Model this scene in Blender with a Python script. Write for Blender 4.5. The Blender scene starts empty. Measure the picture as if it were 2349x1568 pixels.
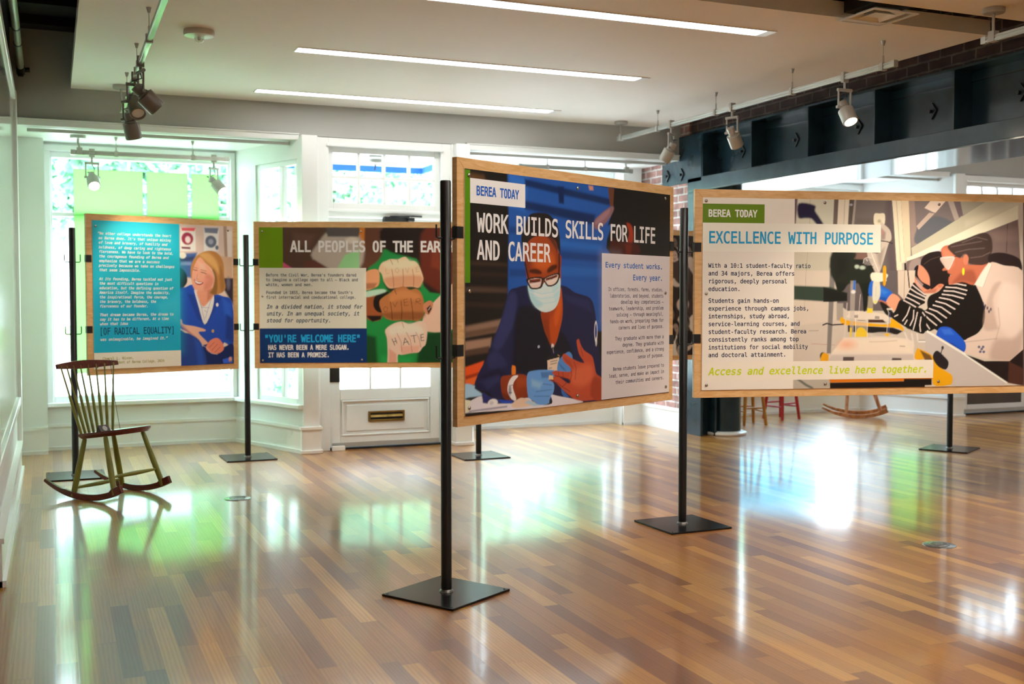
import bpy, bmesh, math, random
import numpy as np
from mathutils import Vector, Matrix, Euler
SC = bpy.context.scene
COL = SC.collection
PI = math.pi
rnd = random.Random(7)

# ------------------------------------------------------------------ camera
cam_d = bpy.data.cameras.new('camera'); cam = bpy.data.objects.new('camera', cam_d); COL.objects.link(cam)
cam_d.sensor_width = 36.0; cam_d.lens = 36.0*2534/2349; cam_d.clip_end = 300
cam.location = (0, 0, 1.32)
cam.rotation_euler = (math.radians(90)-math.atan(101/2534), 0, -math.radians(22.66))
cam_d.dof.use_dof = True; cam_d.dof.focus_distance = 5.9; cam_d.dof.aperture_fstop = 2.6
SC.camera = cam

# ------------------------------------------------------------------ world, sun, exposure
SC.view_settings.view_transform = 'Standard'; SC.view_settings.look = 'None'
SC.view_settings.gamma = 1.0; SC.view_settings.use_curve_mapping = False
SC.view_settings.exposure = 1.35
W = bpy.data.worlds.new('sky'); SC.world = W; W.use_nodes = True
bg = W.node_tree.nodes['Background']
bg.inputs[0].default_value = (0.70, 0.88, 1.0, 1); bg.inputs[1].default_value = 6.4
sun_d = bpy.data.lights.new('sun', 'SUN'); sun_d.energy = 13.0; sun_d.angle = 0.02; sun_d.color = (1, .95, .86)
sun = bpy.data.objects.new('sun', sun_d); COL.objects.link(sun)
sun.rotation_euler = (math.radians(42), 0, math.radians(-25))      # from behind the building, on to the trees
SC.cycles.max_bounces = 10; SC.cycles.diffuse_bounces = 5; SC.cycles.glossy_bounces = 4
SC.cycles.transparent_max_bounces = 16; SC.cycles.caustics_reflective = False; SC.cycles.caustics_refractive = False
SC.cycles.sample_clamp_indirect = 6.0

# ------------------------------------------------------------------ materials
def lin(h):
    if isinstance(h, str): h = tuple(int(h[i:i+2], 16)/255 for i in (0, 2, 4))
    return tuple(c/12.92 if c <= .04045 else ((c+.055)/1.055)**2.4 for c in h)
def nodes(name):
    m = bpy.data.materials.new(name); m.use_nodes = True; nt = m.node_tree
    return m, nt, nt.nodes, nt.links, nt.nodes['Principled BSDF']
def pmat(name, col, rough=.5, metal=0., var=.08, scale=6., bump=0., spec=.5, coat=0., stretch=None):
    """Painted / plain surface: base colour broken up by a soft noise, optional bump."""
    m, nt, N, L, b = nodes(name)
    if isinstance(col, str): col = lin(col)
    tc = N.new('ShaderNodeTexCoord'); nz = N.new('ShaderNodeTexNoise'); nz.inputs['Scale'].default_value = scale; nz.inputs['Detail'].default_value = 3
    if stretch:
        mp = N.new('ShaderNodeMapping'); mp.inputs['Scale'].default_value = stretch; L.new(tc.outputs['Object'], mp.inputs[0]); L.new(mp.outputs[0], nz.inputs['Vector'])
    else: L.new(tc.outputs['Object'], nz.inputs['Vector'])
    cr = N.new('ShaderNodeValToRGB'); cr.color_ramp.elements[0].position = .3; cr.color_ramp.elements[1].position = .7
    cr.color_ramp.elements[0].color = (*[c*(1-var) for c in col], 1); cr.color_ramp.elements[1].color = (*[min(1, c*(1+var)) for c in col], 1)
    L.new(nz.outputs[0], cr.inputs[0]); L.new(cr.outputs[0], b.inputs['Base Color'])
    b.inputs['Roughness'].default_value = rough; b.inputs['Metallic'].default_value = metal; b.inputs['Specular IOR Level'].default_value = spec
    b.inputs['Coat Weight'].default_value = coat; b.inputs['Coat Roughness'].default_value = .08
    if bump:
        bp = N.new('ShaderNodeBump'); bp.inputs['Strength'].default_value = bump; bp.inputs['Distance'].default_value = .004
        n2 = N.new('ShaderNodeTexNoise'); n2.inputs['Scale'].default_value = scale*6; L.new(tc.outputs['Object'], n2.inputs['Vector'])
        L.new(n2.outputs[0], bp.inputs['Height']); L.new(bp.outputs[0], b.inputs['Normal'])
    return m
def emat(name, col, s):
    m, nt, N, L, b = nodes(name)
    b.inputs['Base Color'].default_value = (.8, .8, .8, 1); b.inputs['Emission Color'].default_value = (*col, 1); b.inputs['Emission Strength'].default_value = s
    return m
def glass_mat(name, tint=(1, 1, 1), gloss=.06):
    m, nt, N, L, b = nodes(name); N.remove(b)
    t = N.new('ShaderNodeBsdfTransparent'); t.inputs[0].default_value = (*tint, 1)
    g = N.new('ShaderNodeBsdfGlossy'); g.inputs['Roughness'].default_value = .01; mx = N.new('ShaderNodeMixShader'); mx.inputs[0].default_value = gloss
    L.new(t.outputs[0], mx.inputs[1]); L.new(g.outputs[0], mx.inputs[2]); L.new(mx.outputs[0], N['Material Output'].inputs[0]); return m
def vinyl_mat(name, col, clear=.25):
    """translucent window film: daylight comes through it scattered and tinted"""
    m, nt, N, L, b = nodes(name); N.remove(b)
    t = N.new('ShaderNodeBsdfTransparent'); t.inputs[0].default_value = (*col, 1); d = N.new('ShaderNodeBsdfTranslucent')
    tc = N.new('ShaderNodeTexCoord'); nz = N.new('ShaderNodeTexNoise'); nz.inputs['Scale'].default_value = 3
    L.new(tc.outputs['Object'], nz.inputs[0]); cr = N.new('ShaderNodeValToRGB')
    cr.color_ramp.elements[0].color = (*[c*.93 for c in col], 1); cr.color_ramp.elements[1].color = (*col, 1); L.new(nz.outputs[0], cr.inputs[0]); L.new(cr.outputs[0], d.inputs[0])
    mx = N.new('ShaderNodeMixShader'); mx.inputs[0].default_value = clear
    L.new(d.outputs[0], mx.inputs[1]); L.new(t.outputs[0], mx.inputs[2]); L.new(mx.outputs[0], N['Material Output'].inputs[0]); return m

def floor_mat():
    m, nt, N, L, b = nodes('oak_strip_floor')
    def math_(op, a, c=None):
        n = N.new('ShaderNodeMath'); n.operation = op
        for i, v in enumerate((a, c)):
            if v is None: continue
            if isinstance(v, (int, float)): n.inputs[i].default_value = v
            else: L.new(v, n.inputs[i])
        return n.outputs[0]
    tc = N.new('ShaderNodeTexCoord'); sp = N.new('ShaderNodeSeparateXYZ'); L.new(tc.outputs['Object'], sp.inputs[0])
    xr = math_('DIVIDE', sp.outputs[0], .0715); row = math_('FLOOR', xr); fx = math_('FRACT', xr)
    wn = N.new('ShaderNodeTexWhiteNoise'); wn.noise_dimensions = '1D'; L.new(row, wn.inputs['W'])
    yl = math_('ADD', math_('DIVIDE', sp.outputs[1], .78), math_('MULTIPLY', wn.outputs[0], 7.31))
    # boards of uneven length: bend the running length
    yl2 = math_('ADD', yl, math_('MULTIPLY', math_('SINE', math_('ADD', math_('MULTIPLY', yl, 2.1), math_('MULTIPLY', row, 1.7))), .28))
    seg = math_('FLOOR', yl2); fy = math_('FRACT', yl2)
    cb = N.new('ShaderNodeCombineXYZ'); L.new(row, cb.inputs[0]); L.new(seg, cb.inputs[1])
    w2 = N.new('ShaderNodeTexWhiteNoise'); w2.noise_dimensions = '2D'; L.new(cb.outputs[0], w2.inputs['Vector'])
    ramp = N.new('ShaderNodeValToRGB'); e = ramp.color_ramp.elements
    e[0].position = 0; e[0].color = (*lin('7c4617'), 1); e[1].position = 1; e[1].color = (*lin('cb9540'), 1)
    for p_, c_ in ((.12, '8c551c'), (.3, 'aa722c'), (.6, '9f6621'), (.85, 'ba8535')):
        k = e.new(p_); k.color = (*lin(c_), 1)
    L.new(w2.outputs['Value'], ramp.inputs[0])
    # grain: stretched noise, shifted per board
    off = N.new('ShaderNodeVectorMath'); off.operation = 'MULTIPLY_ADD'; off.inputs[1].default_value = (30, 17, 0)
    L.new(w2.outputs['Color'], off.inputs[0]); L.new(tc.outputs['Object'], off.inputs[2])
    mp = N.new('ShaderNodeMapping'); mp.inputs['Scale'].default_value = (38, 2.4, 1); L.new(off.outputs[0], mp.inputs[0])
    nz = N.new('ShaderNodeTexNoise'); nz.inputs['Scale'].default_value = 1.3; nz.inputs['Detail'].default_value = 5; nz.inputs['Distortion'].default_value = 1.6; L.new(mp.outputs[0], nz.inputs['Vector'])
    wv = N.new('ShaderNodeTexWave'); wv.wave_type = 'BANDS'; wv.bands_direction = 'X'; wv.inputs['Scale'].default_value = .55; wv.inputs['Distortion'].default_value = 9; wv.inputs['Detail'].default_value = 2; wv.inputs['Detail Scale'].default_value = .6
    L.new(mp.outputs[0], wv.inputs['Vector'])
    g = math_('ADD', math_('MULTIPLY', nz.outputs[0], .65), math_('MULTIPLY', wv.outputs['Fac'], .35))
    gr = N.new('ShaderNodeValToRGB'); gr.color_ramp.elements[0].position = .3; gr.color_ramp.elements[0].color = (.80, .75, .70, 1); gr.color_ramp.elements[1].position = .68; gr.color_ramp.elements[1].color = (1.06, 1.04, 1.0, 1)
    L.new(g, gr.inputs[0])
    mul = N.new('ShaderNodeMix'); mul.data_type = 'RGBA'; mul.blend_type = 'MULTIPLY'; mul.inputs[0].default_value = 1
    L.new(ramp.outputs[0], mul.inputs[6]); L.new(gr.outputs[0], mul.inputs[7])
    # seams
    ex = math_('MINIMUM', fx, math_('SUBTRACT', 1, fx)); ey = math_('MULTIPLY', math_('MINIMUM', fy, math_('SUBTRACT', 1, fy)), 11)
    sm = N.new('ShaderNodeMapRange'); sm.inputs['From Min'].default_value = .0; sm.inputs['From Max'].default_value = .025; L.new(math_('MINIMUM', ex, ey), sm.inputs['Value'])
    mul2 = N.new('ShaderNodeMix'); mul2.data_type = 'RGBA'; mul2.blend_type = 'MIX'; L.new(sm.outputs[0], mul2.inputs[0])
    dk = N.new('ShaderNodeMix'); dk.data_type = 'RGBA'; dk.blend_type = 'MULTIPLY'; dk.inputs[0].default_value = 1; L.new(mul.outputs[2], dk.inputs[6]); dk.inputs[7].default_value = (.5, .45, .4, 1)
    L.new(dk.outputs[2], mul2.inputs[6]); L.new(mul.outputs[2], mul2.inputs[7]); L.new(mul2.outputs[2], b.inputs['Base Color'])
    bp = N.new('ShaderNodeBump'); bp.inputs['Strength'].default_value = .06; bp.inputs['Distance'].default_value = .002
    n3 = N.new('ShaderNodeTexNoise'); n3.inputs['Scale'].default_value = 3.2; n3.inputs['Detail'].default_value = 1
    mp3 = N.new('ShaderNodeMapping'); mp3.inputs['Scale'].default_value = (3.0, 1.0, 1); L.new(off.outputs[0], mp3.inputs[0]); L.new(mp3.outputs[0], n3.inputs['Vector'])
    hh = math_('ADD', math_('ADD', math_('MULTIPLY', sm.outputs[0], .25), math_('MULTIPLY', g, .30)), math_('MULTIPLY', n3.outputs[0], 2.2)); L.new(hh, bp.inputs['Height'])
    L.new(bp.outputs[0], b.inputs['Normal'])
    b.inputs['Roughness'].default_value = .38; b.inputs['Specular IOR Level'].default_value = .8
    b.inputs['Coat Weight'].default_value = .7; b.inputs['Coat Roughness'].default_value = .10; L.new(bp.outputs[0], b.inputs['Coat Normal'])
    return m
def brick_mat(name, c1, c2, mortar):
    m, nt, N, L, b = nodes(name)
    tc = N.new('ShaderNodeTexCoord'); sp = N.new('ShaderNodeSeparateXYZ'); cb = N.new('ShaderNodeCombineXYZ')
    L.new(tc.outputs['Object'], sp.inputs[0]); L.new(sp.outputs[1], cb.inputs[0]); L.new(sp.outputs[2], cb.inputs[1])
    nz = N.new('ShaderNodeTexNoise'); nz.inputs['Scale'].default_value = 22; L.new(tc.outputs['Object'], nz.inputs[0])
    dv = N.new('ShaderNodeVectorMath'); dv.operation = 'MULTIPLY_ADD'; dv.inputs[1].default_value = (.012, .012, 0); L.new(nz.outputs['Color'], dv.inputs[0]); L.new(cb.outputs[0], dv.inputs[2])
    bk = N.new('ShaderNodeTexBrick'); bk.inputs['Scale'].default_value = 1; bk.inputs['Brick Width'].default_value = .215; bk.inputs['Row Height'].default_value = .073
    bk.inputs['Mortar Size'].default_value = .008; bk.inputs['Bias'].default_value = -.1; bk.inputs['Mortar Smooth'].default_value = .2
    bk.inputs['Color1'].default_value = (*lin(c1), 1); bk.inputs['Color2'].default_value = (*lin(c2), 1); bk.inputs['Mortar'].default_value = (*lin(mortar), 1)
    L.new(dv.outputs[0], bk.inputs['Vector'])
    n2 = N.new('ShaderNodeTexNoise'); n2.inputs['Scale'].default_value = 9; n2.inputs['Detail'].default_value = 6; L.new(tc.outputs['Object'], n2.inputs[0])
    cr = N.new('ShaderNodeValToRGB'); cr.color_ramp.elements[0].position = .35; cr.color_ramp.elements[0].color = (.55, .52, .5, 1); cr.color_ramp.elements[1].position = .65; cr.color_ramp.elements[1].color = (1.1, 1.1, 1.1, 1); L.new(n2.outputs[0], cr.inputs[0])
    mx = N.new('ShaderNodeMix'); mx.data_type = 'RGBA'; mx.blend_type = 'MULTIPLY'; mx.inputs[0].default_value = 1; L.new(bk.outputs[0], mx.inputs[6]); L.new(cr.outputs[0], mx.inputs[7]); L.new(mx.outputs[2], b.inputs['Base Color'])
    bp = N.new('ShaderNodeBump'); bp.inputs['Strength'].default_value = .8; bp.inputs['Distance'].default_value = .012; bp.invert = True; L.new(bk.outputs['Fac'], bp.inputs['Height']); L.new(bp.outputs[0], b.inputs['Normal'])
    b.inputs['Roughness'].default_value = .85; return m
def wood_mat(name, c1, c2, rough=.35, axis=(1, 14, 14)):
    m, nt, N, L, b = nodes(name)
    tc = N.new('ShaderNodeTexCoord'); mp = N.new('ShaderNodeMapping'); mp.inputs['Scale'].default_value = axis; L.new(tc.outputs['Object'], mp.inputs[0])
    nz = N.new('ShaderNodeTexNoise'); nz.inputs['Scale'].default_value = 2.2; nz.inputs['Detail'].default_value = 4; nz.inputs['Distortion'].default_value = 1.8; L.new(mp.outputs[0], nz.inputs[0])
    cr = N.new('ShaderNodeValToRGB'); cr.color_ramp.elements[0].position = .32; cr.color_ramp.elements[0].color = (*lin(c1), 1); cr.color_ramp.elements[1].position = .62; cr.color_ramp.elements[1].color = (*lin(c2), 1)
    L.new(nz.outputs[0], cr.inputs[0]); L.new(cr.outputs[0], b.inputs['Base Color']); b.inputs['Roughness'].default_value = rough; return m

M = {}
M['floor'] = floor_mat()
M['white'] = pmat('white_paint', (.78, .80, .79), .45, var=.02, scale=2)
M['trim'] = pmat('white_gloss_trim', (.82, .84, .83), .3, var=.015, scale=2)
M['taupe'] = pmat('grey_wall_paint', (.43, .435, .41), .6, var=.03, scale=2)
M['cloud'] = pmat('ceiling_plaster', (.87, .85, .80), .7, var=.02, scale=1.5)
M['soffit'] = pmat('bay_ceiling_paint', (.80, .82, .82), .5, var=.02)
M['black_ceiling'] = pmat('black_open_ceiling', (.006, .006, .006), .9, var=.3)
M['steel'] = pmat('blue_black_steel_paint', (.011, .032, .046), .24, var=.25, scale=5, bump=.12, spec=.45)
M['steel_gloss'] = pmat('glossy_steel_paint', (.010, .024, .032), .12, var=.2, scale=2, spec=.8)
M['iron'] = pmat('black_iron_fitting', (.006, .007, .009), .5, var=.3)
M['brick'] = brick_mat('window_lit_brick', 'b88a80', '96706a', 'd2ccc8')  # daylight washing out the pier brick is put into these paler colours
M['brick_dark'] = brick_mat('dark_brown_brick', '4c2f29', '33211e', '6b5f57')  # the same brick in a darker brown, above the beam
M['black'] = pmat('black_powder_coat', (.006, .006, .007), .3, var=.2, scale=40, bump=.05)
M['plate'] = pmat('black_steel_plate', (.008, .007, .008), .2, var=.2, scale=8, spec=.35)
M['weld'] = pmat('bare_weld', (.20, .19, .18), .35, metal=.8, var=.4, scale=120)
M['maple'] = wood_mat('maple_frame', 'd3a468', 'e2bb86', .32, (3, 3, 16))
M['screw'] = pmat('nickel_screw', (.42, .39, .36), .22, metal=1, var=.1)
M['fixture'] = pmat('silver_grey_fixture', (.46, .45, .42), .38, metal=.25, var=.05)
M['track'] = pmat('satin_track', (.62, .64, .61), .25, metal=.5, var=.03)
M['cable'] = pmat('black_cable', (.012, .012, .012), .5)
M['lamp_on'] = emat('spot_lens', (1, .87, .66), 14)
M['lamp_off'] = pmat('spot_lens_off', (.8, .8, .76), .2)
M['strip'] = emat('light_strip_diffuser', (1, .985, .95), 5.5)
M['strip_added'] = emat('added_strip_diffuser_warm', (1, .95, .87), 11)
M['glass'] = glass_mat('window_glass')
M['clear'] = glass_mat('clear_dome', (.9, .92, .92), .25)
M['lime'] = vinyl_mat('lime_window_film', (.33, .57, .26), .04)
M['cyan'] = vinyl_mat('cyan_window_film', (.34, .60, .70), .05)
M['paper_film'] = vinyl_mat('white_window_film', (.85, .92, .92), .1)
M['brass'] = pmat('aged_brass', (.30, .19, .06), .32, metal=1, var=.25, scale=20)
M['dark'] = pmat('dark_recess', (.012, .010, .010), .6)
M['kick'] = pmat('brown_door_panel', (.085, .072, .065), .5)
M['olive'] = pmat('olive_green_paint', (.21, .215, .030), .38, var=.12, scale=14)
M['rockerbrown'] = wood_mat('red_brown_stain', '4a1c12', '6b2c1c', .3, (4, 14, 14))
M['honey'] = wood_mat('honey_wood', '9a5c34', 'c98a5a', .35, (6, 6, 2))
M['ochre'] = wood_mat('ochre_wood', '96601a', 'b5792a', .35, (6, 6, 2))
M['red'] = pmat('red_paint', (.42, .012, .014), .35, var=.08)
M['brassplate'] = pmat('floor_outlet_metal', (.30, .30, .29), .25, metal=.9, var=.1)
M['conduit'] = pmat('galvanised_conduit', (.33, .35, .27), .4, metal=.3)
M['card'] = pmat('dark_card', (.05, .03, .03), .5)
M['greydisc'] = pmat('grey_print', (.45, .43, .42), .5)
M['leaf'] = pmat('leaf_green', (.17, .40, .25), .5, var=.5, scale=1.2)
M['leaf2'] = pmat('leaf_light', (.26, .50, .33), .5, var=.4, scale=1.5)
M['bark'] = pmat('bark', (.16, .12, .09), .9, var=.3, bump=.5)
M['pave'] = pmat('concrete_pavement', (.50, .50, .48), .8, var=.06, scale=3)
M['lawn'] = pmat('lawn_grass', (.13, .33, .06), .9, var=.3, scale=12)
M['awning'] = pmat('white_canvas', (.80, .80, .78), .8, var=.03)
M['blue'] = pmat('blue_canvas', (.02, .16, .60), .7, var=.08)
M['globe'] = pmat('opal_globe', (.55, .53, .46), .3)
M['porch_glass'] = pmat('porch_globe_glass', (.20, .19, .16), .35)

# ------------------------------------------------------------------ mesh builder
ORG = {}
class MB:
    def __init__(s): s.v = []; s.f = []
    def add(s, vs, fs):
        n = len(s.v); s.v += [tuple(p) for p in vs]; s.f += [tuple(i+n for i in f) for f in fs]
    def box(s, x0, x1, y0, y1, z0, z1):
        x0, x1 = sorted((x0, x1)); y0, y1 = sorted((y0, y1)); z0, z1 = sorted((z0, z1))
        s.add([(x0,y0,z0),(x1,y0,z0),(x1,y1,z0),(x0,y1,z0),(x0,y0,z1),(x1,y0,z1),(x1,y1,z1),(x0,y1,z1)],
              [(0,3,2,1),(4,5,6,7),(0,1,5,4),(1,2,6,5),(2,3,7,6),(3,0,4,7)]); return s
    def obox(s, c, ax, ay, az, hx, hy, hz):
        c, ax, ay, az = Vector(c), Vector(ax), Vector(ay), Vector(az)
        vs = [c+ax*(sx*hx)+ay*(sy*hy)+az*(sz*hz) for sz in (-1,1) for sx, sy in ((-1,-1),(1,-1),(1,1),(-1,1))]
        s.add(vs, [(0,3,2,1),(4,5,6,7),(0,1,5,4),(1,2,6,5),(2,3,7,6),(3,0,4,7)]); return s
    def seg(s, A, B, z0, z1, t, off=0.):
        """wall segment in plan from A to B; thickness t on its street side, off = step towards the room"""
        A, B = Vector(A), Vector(B); d = (B-A).normalized(); n = Vector((d.y, -d.x))
        if n.y < 0: n = -n
        a, b = A-n*off, B-n*off; P = [a, b, b+n*t, a+n*t]
        if (P[1]-P[0]).cross(P[3]-P[0]) < 0: P = [P[1], P[0], P[3], P[2]]
        s.add([(p.x,p.y,z0) for p in P]+[(p.x,p.y,z1) for p in P], [(0,3,2,1),(4,5,6,7),(0,1,5,4),(1,2,6,5),(2,3,7,6),(3,0,4,7)]); return s
    def lathe(s, prof, o, axis=(0,0,1), n=24, cap0=True, cap1=True):
        o = Vector(o); a = Vector(axis).normalized(); u = a.orthogonal().normalized(); w = a.cross(u)
        base = len(s.v); vs = []
        for t, r in prof:
            for k in range(n):
                an = 2*PI*k/n; vs.append(o+a*t+(u*math.cos(an)+w*math.sin(an))*r)
        fs = []
        for i in range(len(prof)-1):
            for k in range(n):
                k2 = (k+1) % n; fs.append((i*n+k, i*n+k2, (i+1)*n+k2, (i+1)*n+k))
        if cap0: fs.append(tuple(range(n-1, -1, -1)))
        if cap1: fs.append(tuple((len(prof)-1)*n+k for k in range(n)))
        s.add(vs, fs); return s
    def cyl(s, a, b, r0, r1=None, n=16):
        a, b = Vector(a), Vector(b); r1 = r0 if r1 is None else r1
        return s.lathe([(0, r0), ((b-a).length, r1)], a, b-a, n)
    def tube(s, pts, r, n=10):
        pts = [Vector(p) for p in pts]; vs = []; fs = []; up = None
        rs = r if isinstance(r, (list, tuple)) else [r]*len(pts)
        for i, p in enumerate(pts):
            d = (pts[min(i+1, len(pts)-1)]-pts[max(i-1, 0)]).normalized()
            up = d.orthogonal().normalized() if up is None else (up-d*up.dot(d)).normalized()
            w = d.cross(up)
            vs += [p+(up*math.cos(2*PI*k/n)+w*math.sin(2*PI*k/n))*rs[i] for k in range(n)]
        for i in range(len(pts)-1):
            for k in range(n):
                k2 = (k+1) % n; fs.append((i*n+k, i*n+k2, (i+1)*n+k2, (i+1)*n+k))
        fs.append(tuple(range(n-1, -1, -1))); fs.append(tuple((len(pts)-1)*n+k for k in range(n)))
        s.add(vs, fs); return s
    def prism(s, poly, z0, z1):
        n = len(poly); s.add([(x,y,z0) for x,y in poly]+[(x,y,z1) for x,y in poly],
            [tuple(range(n-1,-1,-1)), tuple(range(n,2*n))]+[(i,(i+1)%n,(i+1)%n+n,i+n) for i in range(n)]); return s
    def map(s, fn): s.v = [tuple(fn(Vector(p))) for p in s.v]; return s
    def build(s, name, mat, parent=None, bevel=0., smooth=False, kind=None, label=None):
        me = bpy.data.meshes.new(name); org = ORG.get(parent, Vector((0,0,0))) if parent else Vector((0,0,0))
        me.from_pydata([tuple(Vector(p)-org) for p in s.v], [], s.f); me.update()
        bm = bmesh.new(); bm.from_mesh(me); bmesh.ops.recalc_face_normals(bm, faces=bm.faces); bm.to_mesh(me); bm.free()
        mt = M[mat] if isinstance(mat, str) else mat; me.materials.append(mt)
        o = bpy.data.objects.new(name, me); COL.objects.link(o)
        if smooth:
            me.polygons.foreach_set('use_smooth', [True]*len(me.polygons)); me.set_sharp_from_angle(angle=math.radians(38))
        if bevel:
            md = o.modifiers.new('edge', 'BEVEL'); md.width = bevel; md.segments = 2; md.limit_method = 'ANGLE'; md.angle_limit = math.radians(40)
        if parent: o.parent = parent; ORG[o] = org
        if kind: o['kind'] = kind
        if label: o['label'] = label
        return o
def tag(o, label, cat, group=None, kind=None):
    o['label'] = label; o['category'] = cat
    if group: o['group'] = group
    if kind: o['kind'] = kind
    return o
def thing(name, label, cat, loc=(0,0,0), group=None):
    o = bpy.data.objects.new(name, None); COL.objects.link(o); o.location = loc; o.empty_display_size = .05; ORG[o] = Vector(loc)
    return tag(o, label, cat, group)
def dup(root, loc, rz, label, group=None, scale=None, mats=None, prefer=None):
    r = root.copy(); COL.objects.link(r); r.location = loc; r.rotation_euler = (0,0,rz); r['label'] = label
    if group: r['group'] = group
    if scale: r.scale = (scale,)*3
    for ch in list(root.children):
        c = ch.copy(); COL.objects.link(c); c.parent = r
        if mats and ch.data and ch.data.materials[0].name in mats:
            c.data = ch.data.copy(); c.data.materials[0] = M[mats[ch.data.materials[0].name]]
        for g in ch.children:
            d = g.copy(); COL.objects.link(d); d.parent = c
    return r
def struct(mb, name, mat, **k): return mb.build(name, mat, kind='structure', **k)

# ------------------------------------------------------------------ room shell
XE, YS = 13.0, -4.5
YW, XW = 5.5, -2.6      # the left wall starts at YW; nearer the camera the room is wider
mb = MB().box(-.25, XE, YS, 10.6, -.06, 0); mb.box(XW, -.25, YS, YW, -.06, 0); struct(mb, 'floor', 'floor')
mb = MB().box(XW-.2, XE+.2, YS-.2, 10.75, 3.40, 3.5)
for k in range(22): mb.box(XW if YS+.5+k*.62 < YW else -.25, 5.7, YS+.4+k*.62, YS+.46+k*.62, 3.33, 3.41)
struct(mb, 'ceiling', 'black_ceiling')
mb = MB(); mb.box(.172, 5.47, 5.31, 9.41, 2.965, 3.06); struct(mb, 'ceiling', 'cloud')
mb = MB(); mb.box(.172, 5.47, YS, 4.965, 2.965, 3.06); struct(mb, 'ceiling', 'cloud')
# left wall: white below, framed glazed field, black above
struct(MB().box(-.40, -.25, YW, 10.36, 0, 2.90), 'wall_west', 'white')
struct(MB().box(XW, -.40, YW, YW+.15, 0, 3.42), 'wall_west', 'white')
struct(MB().box(XW-.15, XW, YS, YW+.15, 0, 3.42), 'wall_west', 'white')
mb = MB().box(XW, -.25, YW-.028, YW, 0, .2); mb.box(XW, XW+.028, YS, YW, 0, .2); struct(mb, 'baseboard_west', 'trim')
struct(MB().box(-.40, -.26, YW, 9.42, 2.90, 3.42), 'wall_west', 'black_ceiling')
M['glazed'] = pmat('glazed_grey_panel', (.5, .52, .52), .05, var=.03, spec=.9, coat=.6)
mb = MB()
mb.box(-.252, -.222, YW, 9.40, 2.83, 2.90); mb.box(-.252, -.215, 9.27, 9.40, .20, 2.90); mb.box(-.252, -.222, YW, 9.27, .50, .56)
for y in (YW,): mb.box(-.252, -.222, y, y+.10, .56, 2.83)
struct(mb, 'trim_1', 'trim', bevel=.006)
struct(MB().box(-.251, -.238, YW, 9.27, .56, 2.83), 'window_9', 'glazed')
mb = MB().box(-.25, -.222, YW, 9.27, 0, .20); mb.box(-.25, -.212, YW, 9.27, .20, .225); mb.box(-.25, -.205, YW, 9.27, 0, .03)
struct(mb, 'baseboard_west', 'trim')
struct(MB().box(XW-.15, XE+.15, YS-.15, YS, 0, 3.42), 'wall_south', 'white')
struct(MB().box(XE, XE+.15, YS, 10.6, 0, 3.42), 'wall_east', 'white')

# ------------------------------------------------------------------ street front, built once per shop room
def window(name, A, B, z0, z1, fw, depth, bars, off=0., hb=()):
    """white sash between plan points A and B with a pane of glass"""
    A, B = Vector(A), Vector(B); L = (B-A).length; d = (B-A)/L
    P = lambda s: A+d*s
    mb = MB(); mb.seg(A, P(fw), z0, z1, depth, off); mb.seg(P(L-fw), B, z0, z1, depth, off)
    mb.seg(P(fw), P(L-fw), z0, z0+fw, depth, off); mb.seg(P(fw), P(L-fw), z1-fw, z1, depth, off)
    for s, w in bars: mb.seg(P(s-w/2), P(s+w/2), z0+fw, z1-fw, depth*.8, off-.004)
    for z, w in hb: mb.seg(P(fw), P(L-fw), z-w/2, z+w/2, depth*.7, off-.006)
    o = struct(mb, name, 'trim', bevel=.004)
    g = MB().seg(P(fw*.8), P(L-fw*.8), z0+fw*.8, z1-fw*.8, .005, off-depth*.5)
    g.build('pane', 'glass', o); return o
WN = [0]
def wname(): WN[0] += 1; return 'window_%d' % WN[0]
def base(mb, A, B, h=.20):
    mb.seg(A, B, 0, h, .03, .02); mb.seg(A, B, h, h+.028, .04, .032); mb.seg(A, B, 0, .03, .04, .038)
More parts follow.
